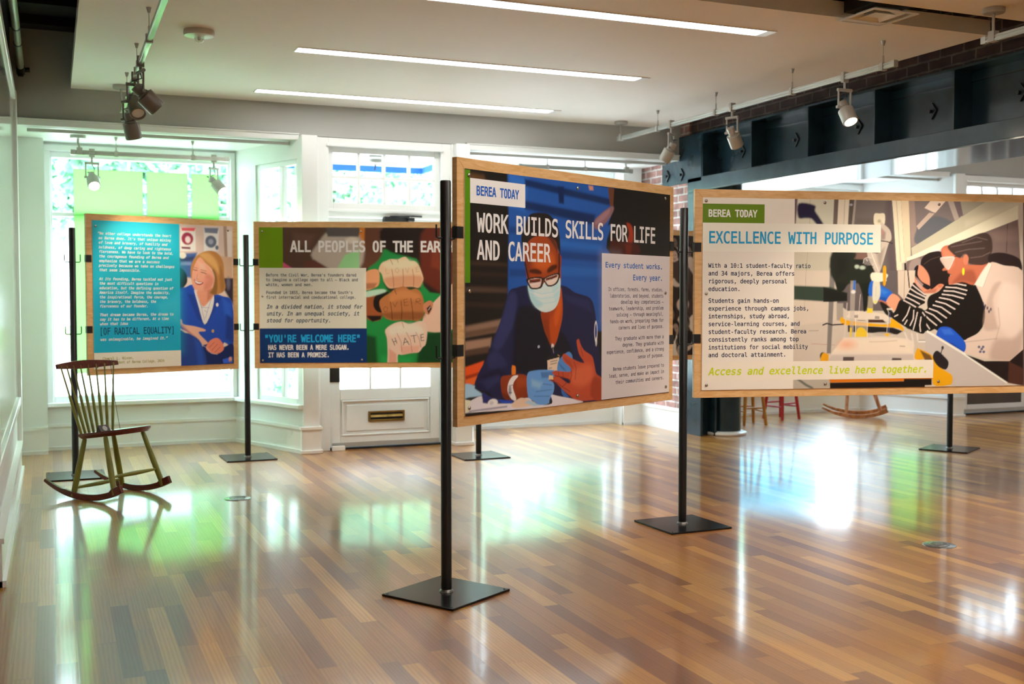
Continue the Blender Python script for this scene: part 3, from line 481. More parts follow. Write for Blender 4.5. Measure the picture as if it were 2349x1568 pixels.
# outlines of the letters (250 units to the em) and the printed artwork in millimetres on each sheet
GLYPHS = {'A': [[54,114,35,48,72,48],[43,130,64,130,104,0,86,0,76,34,31,34,21,0,3,0]],'B': [[32,62,32,14,53,14,66,16,75,20,80,27,81,37,80,48,74,56,66,61,53,62],[32,116,32,76,53,76,64,78,71,81,75,88,77,97,75,105,71,111,64,114,53,116],[14,130,53,130,71,128,84,121,92,111,94,97,93,86,89,78,82,73,72,70,83,66,92,59,97,48,99,36,96,20,87,9,73,2,53,0,14,0]],'C': [[93,5,87,1,80,-1,65,-3,42,2,26,15,16,36,12,65,16,93,26,115,43,128,65,132,72,132,80,131,93,125,93,107,87,112,80,115,65,118,50,115,39,105,33,88,30,65,33,42,39,25,50,15,65,12,72,12,87,18,93,23]],'D': [[38,14,57,17,69,25,76,41,78,65,76,89,69,105,57,113,38,116,30,116,30,14],[38,130,64,126,82,114,93,94,96,65,93,36,82,16,64,4,38,0,12,0,12,130]],'E': [[17,130,94,130,94,115,35,115,35,77,92,77,92,62,35,62,35,15,96,15,96,0,17,0]],'F': [[20,130,97,130,97,115,38,115,38,77,91,77,91,62,38,62,38,0,20,0]],'G': [[96,11,89,5,80,1,71,-2,61,-3,39,2,23,15,12,36,9,65,12,93,23,115,39,128,62,132,70,132,85,127,92,123,92,105,85,111,77,115,70,117,62,118,47,115,36,105,29,88,27,65,29,41,36,25,46,15,61,12,79,17,79,52,60,52,60,67,96,67]],'H': [[12,130,30,130,30,77,78,77,78,130,95,130,95,0,78,0,78,62,30,62,30,0,12,0]],'I': [[17,130,90,130,90,115,62,115,62,15,90,15,90,0,17,0,17,15,45,15,45,115,17,115]],'L': [[19,130,36,130,36,15,99,15,99,0,19,0]],'M': [[7,130,31,130,53,64,76,130,100,130,100,0,83,0,83,115,60,46,47,46,24,115,24,0,7,0]],'N': [[12,130,34,130,78,23,78,130,95,130,95,0,73,0,29,107,29,0,12,0]],'O': [[79,65,77,89,73,106,65,115,54,118,42,115,34,106,30,89,29,65,30,40,34,24,42,15,54,12,65,15,73,24,77,40],[97,65,94,35,86,14,73,2,54,-3,34,2,21,14,13,35,10,65,13,95,21,116,34,128,54,132,73,128,86,116,94,95]],'P': [[35,116,35,67,55,67,66,68,74,73,79,81,81,91,79,101,74,109,66,114,55,116],[17,130,55,130,74,127,88,120,97,108,99,91,97,74,88,62,74,55,55,52,35,52,35,0,17,0]],'Q': [[57,-2,34,2,21,14,13,35,10,65,13,95,21,116,34,128,54,132,73,128,86,116,94,95,97,65,96,42,91,24,84,10,73,2,91,-15,77,-24],[79,65,77,89,73,106,65,115,54,118,42,115,34,106,30,89,29,65,30,40,34,24,42,15,54,12,65,15,73,24,77,40]],'R': [[66,61,72,59,78,55,83,48,90,36,107,0,88,0,73,33,67,44,61,51,55,54,47,55,30,55,30,0,12,0,12,130,49,130,68,128,81,120,90,108,93,92,91,81,86,71,77,65],[30,116,30,69,49,69,60,71,68,75,73,82,74,92,73,102,68,110,60,114,49,116]],'S': [[88,126,88,108,80,112,72,115,64,117,56,118,45,117,36,112,31,105,29,97,30,89,34,83,40,79,51,76,61,74,76,68,87,60,93,50,96,36,93,19,84,7,70,0,51,-3,32,-1,14,5,14,24,23,19,42,12,51,12,62,13,71,18,77,25,79,34,78,43,74,49,67,54,47,59,31,65,20,72,14,81,12,94,15,110,24,122,37,130,55,132,63,132,71,131,79,128]],'T': [[4,130,103,130,103,115,63,115,63,0,45,0,45,115,4,115]],'U': [[13,130,30,130,30,42,36,18,41,14,47,12,61,12,66,14,75,22,77,34,77,130,94,130,94,33,92,22,89,14,77,3,70,0,62,-2,54,-3,45,-2,37,0,30,3,24,8,19,14,15,22,13,33]],'V': [[54,15,84,130,102,130,64,0,43,0,5,130,23,130]],'W': [[0,130,17,130,30,24,44,94,63,94,78,24,90,130,107,130,88,0,71,0,54,77,36,0,19,0]],'X': [[7,130,26,130,55,81,84,130,103,130,64,69,106,0,87,0,55,56,21,0,2,0,45,69]],'Y': [[3,130,22,130,54,73,85,130,104,130,62,58,62,0,45,0,45,58]],'K': [[12,130,30,130,30,72,85,130,105,130,55,77,107,0,85,0,43,65,30,51,30,0,12,0]],'a': [[44,48,35,44,29,38,28,29,29,22,33,16,39,12,48,11,59,13,68,20,74,31,76,45,76,49],[92,0,76,0,76,14,70,7,63,2,55,-1,44,-3,31,0,20,6,14,16,12,28,14,43,23,53,36,59,55,62,76,62,75,74,70,81,63,85,52,86,43,86,35,84,27,81,19,77,19,93,27,96,36,98,52,100,63,99,72,96,80,92,86,86,89,81,91,75,92,67]],'b': [[80,49,78,65,74,77,67,84,56,86,46,84,39,77,34,65,33,49,34,32,39,21,46,13,56,11,67,13,74,21,78,32],[33,85,37,91,43,96,51,99,59,100,75,96,87,86,94,70,97,49,94,27,87,11,75,1,59,-3,51,-2,43,1,37,6,33,12,33,0,17,0,17,135,33,135]],'c': [[92,5,79,-1,65,-3,45,1,30,11,20,27,17,49,20,70,30,86,45,96,65,100,79,98,86,96,92,92,92,76,80,84,73,86,65,86,52,84,42,77,36,65,34,49,36,33,42,21,52,14,65,11,73,12,80,14,86,17,92,22]],'d': [[75,85,75,135,91,135,91,0,75,0,75,12,70,6,64,1,57,-2,49,-3,33,1,21,11,13,27,11,49,13,70,21,86,33,96,49,100,57,99,64,96,70,91],[28,49,29,32,34,21,41,13,51,11,61,13,69,21,73,32,75,49,73,65,69,77,61,84,51,86,41,84,34,77,29,65]],'e': [[97,53,97,45,27,45,29,30,36,20,46,13,59,11,75,13,93,21,93,5,75,-1,59,-3,39,1,24,11,14,27,11,49,14,70,23,86,38,96,57,100,73,97,86,87,94,72],[81,57,79,70,74,79,66,84,56,86,45,84,37,79,31,69,28,57]],'f': [[93,135,93,122,74,122,67,121,62,119,60,114,59,106,59,97,93,97,93,85,59,85,59,0,43,0,43,85,17,85,17,97,43,97,43,104,45,118,50,128,60,134,73,135]],'g': [[75,50,73,65,69,77,62,84,52,86,41,84,34,77,29,65,28,50,29,34,34,22,41,15,52,13,62,15,69,22,73,34],[91,6,88,-13,80,-27,68,-35,50,-38,43,-38,29,-36,22,-34,22,-18,37,-24,50,-26,61,-24,69,-18,73,-9,75,15,70,8,64,3,57,0,48,-1,33,3,21,13,13,29,11,50,13,70,21,86,33,96,48,100,57,99,64,96,70,91,75,85,75,97,91,97]],'h': [[91,60,91,0,75,0,75,60,74,72,71,80,65,84,56,86,46,84,39,78,35,68,33,55,33,0,17,0,17,135,33,135,33,83,38,90,45,96,53,99,62,100,75,97,84,90,90,78]],'i': [[22,97,63,97,63,12,95,12,95,0,15,0,15,12,47,12,47,85,22,85],[47,135,63,135,63,115,47,115]],'j': [[52,-2,52,85,25,85,25,97,68,97,68,-2,66,-17,60,-28,51,-35,38,-37,16,-37,16,-24,37,-24,43,-22,48,-18,51,-11],[52,135,68,135,68,115,52,115]],'k': [[21,135,37,135,37,57,79,97,99,97,60,61,105,0,85,0,49,50,37,39,37,0,21,0]],'l': [[56,35,57,26,60,19,64,15,71,14,90,14,90,0,70,0,57,2,47,9,42,20,40,35,40,124,14,124,14,136,56,136]],'m': [[59,88,62,93,66,97,71,99,77,100,87,98,94,91,98,78,99,56,99,0,84,0,84,73,82,81,79,85,73,86,68,85,64,81,62,72,61,56,61,0,47,0,47,56,46,73,44,82,41,85,35,86,30,85,27,81,25,72,24,56,24,0,9,0,9,97,24,97,24,89,27,94,31,97,41,100,47,99,52,97,56,93]],'n': [[91,60,91,0,75,0,75,60,74,72,71,80,65,84,56,86,46,84,39,78,35,68,33,55,33,0,17,0,17,97,33,97,33,83,38,90,45,96,53,99,62,100,75,97,84,90,90,78]],'o': [[54,86,43,84,35,77,30,65,29,49,30,32,35,21,43,13,54,11,64,13,72,21,77,32,78,49,77,65,72,77,64,84],[54,100,72,97,85,87,93,71,95,49,93,27,85,11,72,1,54,-3,36,1,23,11,15,27,12,49,15,71,23,87,36,97]],'p': [[33,12,33,-37,17,-37,17,97,33,97,33,85,37,91,43,96,50,99,59,100,74,96,86,86,94,70,96,48,94,27,86,11,74,1,59,-3,50,-2,43,1,37,6],[80,49,78,65,74,77,66,84,56,86,46,84,39,77,34,65,33,49,34,32,39,21,46,13,56,11,66,13,74,21,78,32]],'q': [[29,48,30,32,35,20,42,13,52,11,62,13,70,20,74,32,76,48,74,65,70,76,62,84,52,86,42,84,35,76,30,65],[76,12,71,6,65,1,58,-2,50,-3,34,1,22,11,14,27,12,48,14,70,22,86,34,96,50,99,58,99,65,96,71,91,76,85,76,97,92,97,92,-37,76,-37]],'r': [[101,77,95,81,85,85,78,85,65,83,56,76,50,64,48,48,48,0,32,0,32,97,48,97,48,78,53,88,60,94,69,98,80,100,91,98,101,94]],'s': [[85,94,85,78,78,82,64,86,47,86,40,83,36,78,35,72,36,66,39,62,46,59,65,55,76,52,84,46,88,38,90,28,87,15,79,6,67,0,51,-3,27,1,19,4,19,20,27,16,44,11,51,11,61,12,68,15,72,20,73,27,68,37,45,44,33,48,25,53,20,61,19,71,21,83,28,92,40,98,55,100,78,97]],'t': [[53,125,53,97,90,97,90,85,53,85,53,32,54,23,58,17,63,14,72,13,90,13,90,0,70,0,55,2,45,7,39,17,37,32,37,85,11,85,11,97,37,97,37,125]],'u': [[17,37,17,97,33,97,33,37,34,26,38,18,44,13,52,11,62,13,69,19,74,29,75,42,75,97,91,97,91,0,75,0,75,15,70,7,64,2,56,-1,47,-3,34,0,24,7,19,20]],'v': [[9,97,25,97,54,16,82,97,99,97,64,0,43,0]],'w': [[0,97,16,97,33,19,47,69,60,69,75,19,91,97,107,97,85,0,69,0,54,53,38,0,23,0]],'x': [[97,97,62,51,101,0,82,0,54,39,25,0,7,0,45,51,10,97,28,97,54,62,79,97]],'y': [[75,31,70,20,65,5,53,-24,43,-34,36,-36,29,-37,16,-37,16,-24,26,-24,32,-23,37,-20,41,-12,47,2,9,97,26,97,55,21,83,97,100,97]],'z': [[20,98,91,98,91,83,35,13,91,13,91,0,18,0,18,15,74,85,20,85]],'0': [[42,65,45,74,53,77,62,74,65,65,62,57,58,54,49,54,45,57],[54,118,43,115,35,105,31,88,29,65,31,41,35,25,43,15,54,11,64,15,72,25,77,41,78,65,77,88,72,105,64,115],[54,132,72,128,85,115,93,94,96,65,93,36,85,15,72,2,54,-3,35,2,22,15,14,36,12,65,14,94,22,115,35,128]],'1': [[24,15,51,15,51,114,21,108,21,124,51,130,68,130,68,15,95,15,95,0,24,0]],'2': [[32,15,92,15,92,0,13,0,13,15,28,31,42,45,52,56,58,64,66,73,73,87,73,94,72,104,67,111,59,116,49,118,41,117,33,115,14,106,14,124,32,130,41,132,49,132,66,130,80,122,88,110,91,96,90,87,87,79,82,70,75,60,49,32]],'3': [[68,70,79,65,87,57,92,48,94,36,91,20,82,8,67,0,48,-3,30,-1,21,1,12,4,12,21,21,17,38,13,47,12,59,14,69,19,75,27,77,38,75,48,69,56,60,61,48,62,34,62,34,77,48,77,59,78,67,82,72,88,73,97,72,106,67,112,60,116,49,118,33,116,16,111,16,127,42,132,49,132,66,130,80,123,88,112,91,97,89,88,85,80,78,74]],'4': [[64,114,23,45,64,45],[61,130,81,130,81,45,99,45,99,31,81,31,81,0,64,0,64,31,9,31,9,48]],'5': [[18,130,84,130,84,115,34,115,34,83,49,86,67,83,81,74,90,60,93,42,90,23,81,9,66,0,47,-3,28,-1,12,3,12,21,20,17,29,14,45,12,58,14,68,20,73,29,75,42,73,54,67,63,58,69,45,71,38,71,31,70,18,65]],'6': [[86,127,86,111,81,114,75,116,62,118,47,114,36,105,30,89,28,68,33,76,39,81,47,85,56,86,73,83,85,74,93,60,96,42,93,23,85,9,72,0,55,-3,36,2,22,14,14,35,12,65,15,94,24,115,40,128,61,132,74,131],[55,72,45,70,37,64,32,54,31,42,32,29,37,19,45,13,55,11,65,13,73,19,77,28,78,42,77,55,73,65,65,70]],'7': [[12,130,94,130,94,122,47,0,29,0,74,115,12,115]],'8': [[54,62,43,60,35,55,31,47,29,37,31,26,36,18,43,13,54,11,64,13,72,18,77,26,78,37,77,47,72,55,64,60],[38,69,28,73,21,80,16,88,14,99,17,113,25,123,37,130,54,132,70,130,82,123,90,113,93,99,91,88,87,80,79,73,69,69,81,65,89,57,94,47,96,35,93,19,85,7,71,0,54,-3,36,0,23,7,14,19,11,35,13,47,18,57,27,65],[32,97,33,88,38,81,44,77,54,76,63,77,70,81,74,88,75,97,74,106,70,113,63,117,54,119,44,117,38,113,33,106]],'9': [[52,58,62,60,70,66,74,75,76,88,74,101,70,110,62,117,52,119,42,117,34,111,30,101,28,88,30,75,34,65,42,60],[21,3,21,19,26,16,32,14,45,12,60,15,70,25,77,40,79,62,74,54,67,49,60,45,50,44,34,47,21,55,14,69,11,88,14,107,22,121,34,129,52,132,71,128,85,116,93,95,95,65,92,36,83,15,67,2,46,-3,27,0]],'.': [[43,27,65,27,65,0,43,0]],',': [[44,26,66,26,66,8,48,-25,35,-25,44,8]],':': [[43,93,65,93,65,66,43,66],[43,27,65,27,65,0,43,0]],';': [[44,26,66,26,66,8,48,-25,35,-25,44,8],[43,93,65,93,65,66,43,66]],'-': [[31,56,76,56,76,42,31,42]],'–': [[0,55,107,55,107,43,0,43]],"'": [[61,130,61,82,46,82,46,130]],'’': [[49,135,71,135,71,118,54,84,40,84,49,118]],'"': [[78,130,78,82,63,82,63,130],[45,130,45,82,29,82,29,130]],'“': [[80,84,58,84,58,102,76,135,89,135,80,102],[40,84,18,84,18,102,36,135,49,135,40,102]],'”': [[67,135,89,135,89,118,72,84,58,84,67,118],[27,135,49,135,49,118,32,84,18,84,27,118]],'[': [[40,135,77,135,77,123,56,123,56,-11,77,-11,77,-24,40,-24]],']': [[67,135,67,-24,30,-24,30,-11,51,-11,51,123,30,123,30,135]]}
ART = {
 1: [
  ('p','c9b9b0',0,1.0,0,[-20,1164,1295,1227,1281,-96,-39,-31]),
  ('p','bfaea6',4,1,0,[721,1154,1200,1176,1197,900,718,920]),
  ('p','d8ccc6',5,1,0,[737,1132,862,1133,864,948,734,944]),
  ('p','d2545c',6,1,0,[745,1128,864,1132,853,1105,749,1105]),
  ('e','8a2a44',7,1.0,794,1044,49,49),
  ('e','d0bfc0',7,1.0,798,1036,22,27),
  ('p','6a2a3a',6,1.0,2,[743,979,818,978,818,962,747,964]),
  ('p','d6d2d6',5,1,0,[934,1140,1064,1141,1057,953,932,949]),
  ('p','6a7286',7,1,0,[937,1136,1061,1139,1050,1093,943,1097]),
  ('e','5a6478',7,1.0,993,1027,48,48),
  ('e','8d95a6',8,1.0,993,1027,21,21),
  ('e','5a6478',6,1.0,1045,981,14,18),
  ('p','9a8272',6,1,0,[1102,1171,1131,1172,1137,907,1111,906]),
  ('p','cfc4c0',8,1,0,[1133,1116,1178,1118,1175,908,1140,907]),
  ('p','3a5a94',12,1.0,2,[718,924,873,936,832,734,715,748]),
  ('p','7a8fb8',10,0.8,2,[733,866,825,860,825,836,733,834]),
  ('p','2c2f48',12,0.8,2,[734,889,851,908,842,876,733,858]),
  ('e','efe2bc',6,1.0,752,912,30,25),
  ('p','15131a',6,1.0,2,[716,807,774,780,788,702,731,635,714,638]),
  ('p','b89a80',10,1.0,2,[1048,917,1180,904,1178,722,1098,721]),
  ('p','2a2330',10,1.0,2,[1103,737,1187,738,1184,519,1106,640]),
  ('e','6a6a80',12,0.7,1142,697,18,49),
  ('p','1b44a6',4,1,1,[714,627,773,662,836,680,860,592,930,368,998,496,1014,600,1088,593,1176,535,1181,202,1101,219,1075,180,953,214,869,272,785,314,711,372]),
  ('p','0f2458',6,1,1,[928,225,1075,180,1181,202,1179,23,926,33]),
  ('p','12307a',14,0.7,2,[789,607,847,607,921,377,870,417]),
  ('p','12307a',14,0.6,2,[1018,592,1079,576,947,360,938,376]),
  ('p','2a5cc4',18,0.6,2,[1088,576,1158,527,1165,413,1104,447]),
  ('p','11286a',16,0.7,2,[1122,446,1179,413,1177,218,1111,252]),
  ('p','d9d3db',3,1,1,[846,641,881,584,916,520,1008,601,1002,496,933,367,888,496,868,558]),
  ('l','6a6a92',4,0.6,3,[868,600,906,504,930,400]),
  ('l','6a6a92',4,0.6,3,[889,552,914,496]),
  ('l','6a6a92',4,0.6,3,[994,576,965,496,939,416]),
  ('l','6a6a92',4,0.6,3,[906,504,974,500]),
  ('l','6a6a92',4,0.6,3,[931,480,956,464]),
  ('p','c98a72',5,1.0,2,[877,639,995,664,1012,601,966,544,918,510,883,576]),
  ('p','9d5f4a',12,0.6,2,[959,640,1006,656,1008,600,957,552]),
  ('p','a5743f',5,1.0,2,[818,761,825,836,859,900,928,943,1005,953,1067,921,1101,850,1105,737,1117,665,1088,622,1018,602,974,618,1002,656,1022,736,1003,800,935,862,893,893,850,829,839,765,833,702]),
  ('p','d3917a',5,1.0,2,[840,809,893,899,946,854,1002,792,1018,726,995,662,933,638,873,638,840,661,827,718]),
  ('p','6e4a26',10,0.8,2,[1003,800,1022,736,1006,656,984,620,1036,608,1046,720,1021,800]),
  ('p','c9a064',18,0.7,2,[894,925,971,935,1039,872,1064,769,1021,816,944,878]),
  ('p','82592e',16,0.7,2,[1073,833,1103,737,1106,664,1080,632,1063,736]),
  ('p','b56a58',18,0.6,2,[951,767,1011,736,995,664,933,638,933,687]),
  ('p','e6b09c',18,0.6,2,[880,869,935,846,952,799,892,806]),
  ('e','dc9a86',8,0.6,873,742,15,21),
  ('e','d88478',14,0.6,942,719,24,19),
  ('l','4a2a20',5,0.9,3,[841,803,856,797,873,796]),
  ('l','4a2a20',5,0.9,3,[907,782,926,779,950,770]),
  ('l','6e4a36',4,0.7,3,[846,819,875,813]),
  ('l','6e4a36',4,0.7,3,[905,802,952,791]),
  ('l','a05a4a',4,0.7,3,[876,766,868,731,883,725]),
  ('p','9c3a3c',4,1.0,2,[845,724,874,710,925,701,901,681,865,687]),
  ('p','f0e8e4',3,1.0,2,[852,717,882,704,915,700,895,691,867,696]),
  ('e','e9dcd8',2,1.0,1042,523,11,15),
  ('e','b0904a',2,1.0,1002,313,11,13),
  ('p','dba08c',4,1.0,2,[724,411,740,403,754,371,844,354,929,330,934,313,878,304,947,232,955,214,911,208,860,265,793,314,727,370]),
  ('p','a8604e',8,0.7,2,[727,380,793,323,860,266,843,267,752,332]),
  ('p','1d3a84',6,1,1,[710,309,768,304,818,289,902,218,936,33,706,34]),
  ('p','2450b4',18,0.6,2,[843,259,902,210,926,49,874,43]),
  ('p','cf7864',4,1.0,2,[943,191,980,239,1041,256,1086,212,1094,162,1048,131,997,133,953,158]),
  ('l','7a3a30',4,0.7,3,[970,184,1014,222]),
  ('l','7a3a30',4,0.7,3,[992,159,1040,206]),
  ('l','7a3a30',4,0.7,3,[1017,142,1062,181]),
  ('l','b9b4b8',4,0.8,2,[910,201,945,184,987,135,1039,125]),
  ('p','2c57c4',4,1.0,2,[1084,82,1171,104,1175,51,1091,50]),
  ('e','c98a72',5,1.0,1153,81,14,20),
  ('r','1ba3bd',1.0,-28,168,728,1158),
  ('p','0f8fb6',80,0.75,1,[59,618,732,620,730,165,52,170]),
  ('p','1490a0',50,0.45,1,[170,907,722,887,727,666,590,573,164,529]),
  ('p','3fbdd0',60,0.5,1,[67,1124,597,1131,656,1012,131,984]),
  ('p','3fbdd0',40,0.3,2,[541,528,724,620,721,387,575,389]),
  ('r','cfccc0',1.0,-38,-106,730,168),
  ('t','“No other college understands the heart','e2ebe4',0.9,1,83.0,1050.4,660.5,18.8),
  ('t',"as Berea does. It's that unique mixing",'e2ebe4',0.9,1,89.5,1016.3,656.2,18.8),
  ('t','of love and bravery, of humility and','e2ebe4',0.9,1,90.5,982.2,626.9,18.8),
  ('t','boldness, of deep caring and righteous','e2ebe4',0.9,1,90.0,947.4,656.4,18.8),
  ('t','fierceness. We have to look to the bold,','e2ebe4',0.9,1,91.0,914.7,675.1,18.8),
  ('t','the courageous founding of Berea and','e2ebe4',0.9,1,91.5,880.3,636.5,18.9),
  ('t','emphasize that we are a success','e2ebe4',0.9,1,91.0,845.8,563.5,18.9),
  ('t','precisely because we take on challenges','e2ebe4',0.9,1,89.5,811.8,683.1,18.9),
  ('t','that seem impossible.','e2ebe4',0.9,1,91.5,778.1,410.4,18.9),
  ('t','At its founding, Berea tackled not just','e2ebe4',0.9,1,90.5,711.5,661.6,18.9),
  ('t','the most difficult questions in','e2ebe4',0.9,1,92.0,677.6,550.5,18.9),
  ('t','education, but the defining question of','e2ebe4',0.9,1,91.4,643.2,670.5,18.9),
  ('t','America itself. Imagine the audacity,','e2ebe4',0.9,1,91.4,609.4,644.4,18.9),
  ('t','the inspirational force, the courage,','e2ebe4',0.9,1,91.9,575.1,630.3,18.9),
  ('t','the bravery, the boldness, the','e2ebe4',0.9,1,92.4,541.2,530.4,18.9),
  ('t','fierceness of our founder.','e2ebe4',0.9,1,92.4,507.2,466.9,18.9),
  ('t','That dream became Berea, the dream to','e2ebe4',0.9,1,92.1,442.1,670.7,19.4),
  ('t','say it has to be different. At a time','e2ebe4',0.9,1,91.6,408.3,631.3,19.4),
  ('t','when that idea','e2ebe4',0.9,1,91.1,374.1,305.4,19.4),
  ('t','was unimaginable, he imagined it.”','e2ebe4',0.9,1,92.7,257.8,619.6,19.4),
  ('t','[OF RADICAL EQUALITY]','10405e',0.2,0,87.9,303.0,679.9,51.0),
  ('t','Cheryl L. Nixon,','8d8f4e',0.5,0,107.3,113.2,349.3,20.0),
  ('t','President of Berea College, 2024','8d8f4e',0.5,0,157.5,82.3,591.9,19.0),
  ('s',69,1112),
  ('s',1142,1121),
  ('s',68,64),
  ('s',1157,67),
 ],
 2: [
  ('p','241a16',0,1.0,0,[39,1154,2207,1161,2207,6,29,13]),
  ('p','1a7c3c',10,1,1,[920,776,1073,982,1286,914,1347,868,1438,623,1899,577,1898,7,909,10]),
  ('p','59382a',14,1.0,2,[900,1157,1059,1157,1043,929,928,822,856,806]),
  ('p','b8702c',10,1.0,2,[860,1157,907,1157,899,966,845,821]),
  ('p','1d1512',14,1.0,2,[1059,1157,1440,1158,1378,945,1286,914,1073,982]),
  ('p','5b2417',20,1.0,2,[1409,1158,1822,1160,1822,546,1408,700,1363,883]),
  ('p','7a3320',24,0.7,2,[1455,1006,1527,1037,1527,807,1447,838]),
  ('p','a39a90',20,1,1,[498,1095,861,1088,860,818,556,817,451,927]),
  ('p','4d4a4a',10,1.0,2,[581,1156,862,1157,854,1080,604,1080]),
  ('p','4a362c',16,1,1,[238,1154,581,1156,528,1034,467,927,526,817,232,817]),
  ('p','5d443a',24,0.7,2,[317,1117,498,1095,452,988,331,1018]),
  ('e','c2bcb2',12,1.0,800,1050,53,26),
  ('p','86bd86',10,1.0,2,[739,928,861,982,860,818,678,817]),
  ('p','57332b',12,1.0,2,[406,874,496,889,617,817,405,817]),
  ('p','b0486f',6,1.0,2,[234,874,322,817,233,817]),
  ('p','0c2a16',20,0.9,2,[1361,286,1898,323,1898,7,1321,9]),
  ('p','12331b',20,0.9,2,[902,279,994,256,1008,10,901,10]),
  ('p','21994c',30,0.6,2,[1039,102,1283,86,1283,9,1038,10]),
  ('p','cf9068',5,1.0,2,[905,783,1012,810,1023,700,981,660,904,650]),
  ('p','8a5238',10,0.7,2,[905,699,1004,700,981,657,904,648]),
  ('p','20140f',12,0.9,2,[1057,707,1347,700,1362,654,1102,623]),
  ('p','e0b090',4,1.0,2,[1018,806,1039,860,1081,883,1119,898,1172,893,1203,908,1241,916,1273,883,1318,879,1353,837,1384,746,1375,706,1347,664,1308,668,1286,671,1209,668,1148,660,1102,660,1065,706,1042,776]),
  ('p','b97a58',16,0.7,2,[1080,745,1362,761,1354,669,1286,673,1133,661,1087,684]),
  ('p','efc9ae',20,0.6,2,[1058,868,1241,898,1332,853,1240,822,1103,822]),
  ('l','6f3d2a',4,0.8,2,[1126,814,1138,745,1141,665]),
  ('l','6f3d2a',4,0.8,2,[1216,818,1221,746,1218,671]),
  ('l','6f3d2a',4,0.8,2,[1295,814,1307,746,1305,673]),
  ('l','6f3d2a',4,0.8,2,[1172,891,1180,868]),
  ('l','6f3d2a',4,0.8,2,[1115,894,1134,852]),
  ('l','5f564a',3,0.45,1,[1076,822,1080,778,1103,781]),
  ('l','5f564a',3,0.45,1,[1156,818,1172,826,1185,807,1175,785,1158,791,1156,818]),
  ('l','5f564a',3,0.45,1,[1237,826,1255,785,1265,826]),
  ('l','5f564a',3,0.45,1,[1347,834,1324,830,1329,793,1352,798]),
  ('l','5f564a',3,0.45,1,[1326,813,1346,816]),
  ('p','8a4a28',5,1.0,2,[913,585,1011,608,1048,432,987,386,912,423]),
  ('p','17110f',4,1.0,2,[984,585,1041,632,1106,623,1045,577,1022,524,1042,461,1002,469,974,516]),
  ('p','a9d0b8',8,0.9,2,[910,627,1041,651,1079,631,995,600,913,585]),
  ('p','17110f',8,1.0,2,[912,432,1040,432,1033,401,964,382]),
  ('p','dcab98',5,1.0,2,[1384,424,1526,600,1668,700,1668,354,1422,299]),
  ('p','a2663c',4,1.0,2,[1024,547,1056,585,1117,623,1148,650,1224,674,1272,644,1324,654,1363,623,1386,562,1390,470,1378,422,1338,388,1307,392,1254,396,1200,396,1132,392,1071,415,1041,470]),
  ('p','6d3c1f',18,0.7,2,[1056,455,1377,462,1361,401,1208,397,1101,405]),
  ('p','c0824f',22,0.6,2,[1117,608,1224,646,1346,608,1346,562,1209,570,1117,547]),
  ('l','2a150b',5,0.85,2,[1113,547,1124,470,1128,397]),
  ('l','2a150b',5,0.85,2,[1201,554,1208,470,1204,397]),
  ('l','2a150b',5,0.85,2,[1281,577,1294,485,1300,397]),
  ('l','2a150b',5,0.85,2,[1148,646,1163,608]),
  ('l','2a1710',3,0.85,1,[1056,489,1071,508,1090,497,1086,470,1067,462,1056,489]),
  ('l','2a1710',3,0.85,1,[1131,543,1151,504,1171,547]),
  ('l','2a1710',3,0.85,1,[1255,570,1223,565,1230,514,1261,519]),
  ('l','2a1710',3,0.85,1,[1226,540,1253,544]),
  ('l','2a1710',3,0.85,1,[1322,527,1327,571,1354,573,1358,553,1327,547,1365,527]),
  ('p','b57858',4,1.0,2,[1386,524,1438,556,1466,524,1432,441,1390,468]),
  ('p','3a1a16',3,1.0,2,[1411,493,1442,520,1453,489,1426,443]),
  ('l','d8cfd2',4,0.9,2,[1426,478,1442,504]),
  ('p','e6b2a2',4,1.0,2,[1069,301,1086,332,1147,370,1208,383,1269,363,1346,386,1393,378,1416,316,1404,201,1376,169,1345,130,1284,123,1207,108,1173,105,1165,9,1092,10,1089,125,1084,240]),
  ('p','f0c9ba',24,0.7,2,[1101,332,1208,363,1346,355,1376,286,1208,278,1116,271]),
  ('p','c2826e',10,0.7,2,[1100,163,1161,117,1161,9,1096,10]),
  ('p','c98a76',14,0.6,2,[1192,178,1360,186,1337,132,1207,113]),
  ('l','8a4a3c',4,0.8,2,[1166,286,1200,217,1207,132]),
  ('l','8a4a3c',4,0.8,2,[1242,294,1276,232,1290,132]),
  ('l','8a4a3c',4,0.8,2,[1322,293,1349,240,1364,170]),
  ('l','8a4a3c',4,0.8,2,[1208,378,1223,332]),
  ('l','1a1416',5,0.95,1,[1125,240,1148,188]),
  ('l','1a1416',5,0.95,1,[1150,248,1165,205]),
  ('l','1a1416',5,0.95,1,[1137,215,1159,223]),
  ('l','1a1416',5,0.95,1,[1219,190,1232,247,1267,192]),
  ('l','1a1416',5,0.95,1,[1223,209,1257,217]),
  ('l','1a1416',5,0.95,1,[1280,264,1324,269]),
  ('l','1a1416',5,0.95,1,[1304,266,1313,210]),
  ('l','1a1416',5,0.95,1,[1384,278,1362,274,1365,224,1390,228]),
  ('l','1a1416',5,0.95,1,[1364,251,1385,253]),
  ('r','cfcbbf',0.9,-4,328,916,824),
  ('r','5f8403',1.0,0,824,238,1170),
  ('r','0a2d62',1.0,-8,-19,918,328),
  ('t','ALL PEOPLES OF THE EARTH','e6e2d8',1.3,0,299.1,956.6,1637.4,87.3),
  ('t',"Before the Civil War, Berea's founders dared",'1d2c44',0.35,0,99.3,754.0,835.1,23.5),
  ('t','to imagine a college open to all – Black and','1d2c44',0.35,0,98.9,715.2,848.5,23.6),
  ('t','white, women and men.','1d2c44',0.35,0,98.6,675.4,479.8,23.6),
  ('t',"Founded in 1855, Berea became the South's",'1d2c44',0.35,0,99.5,610.8,804.7,23.6),
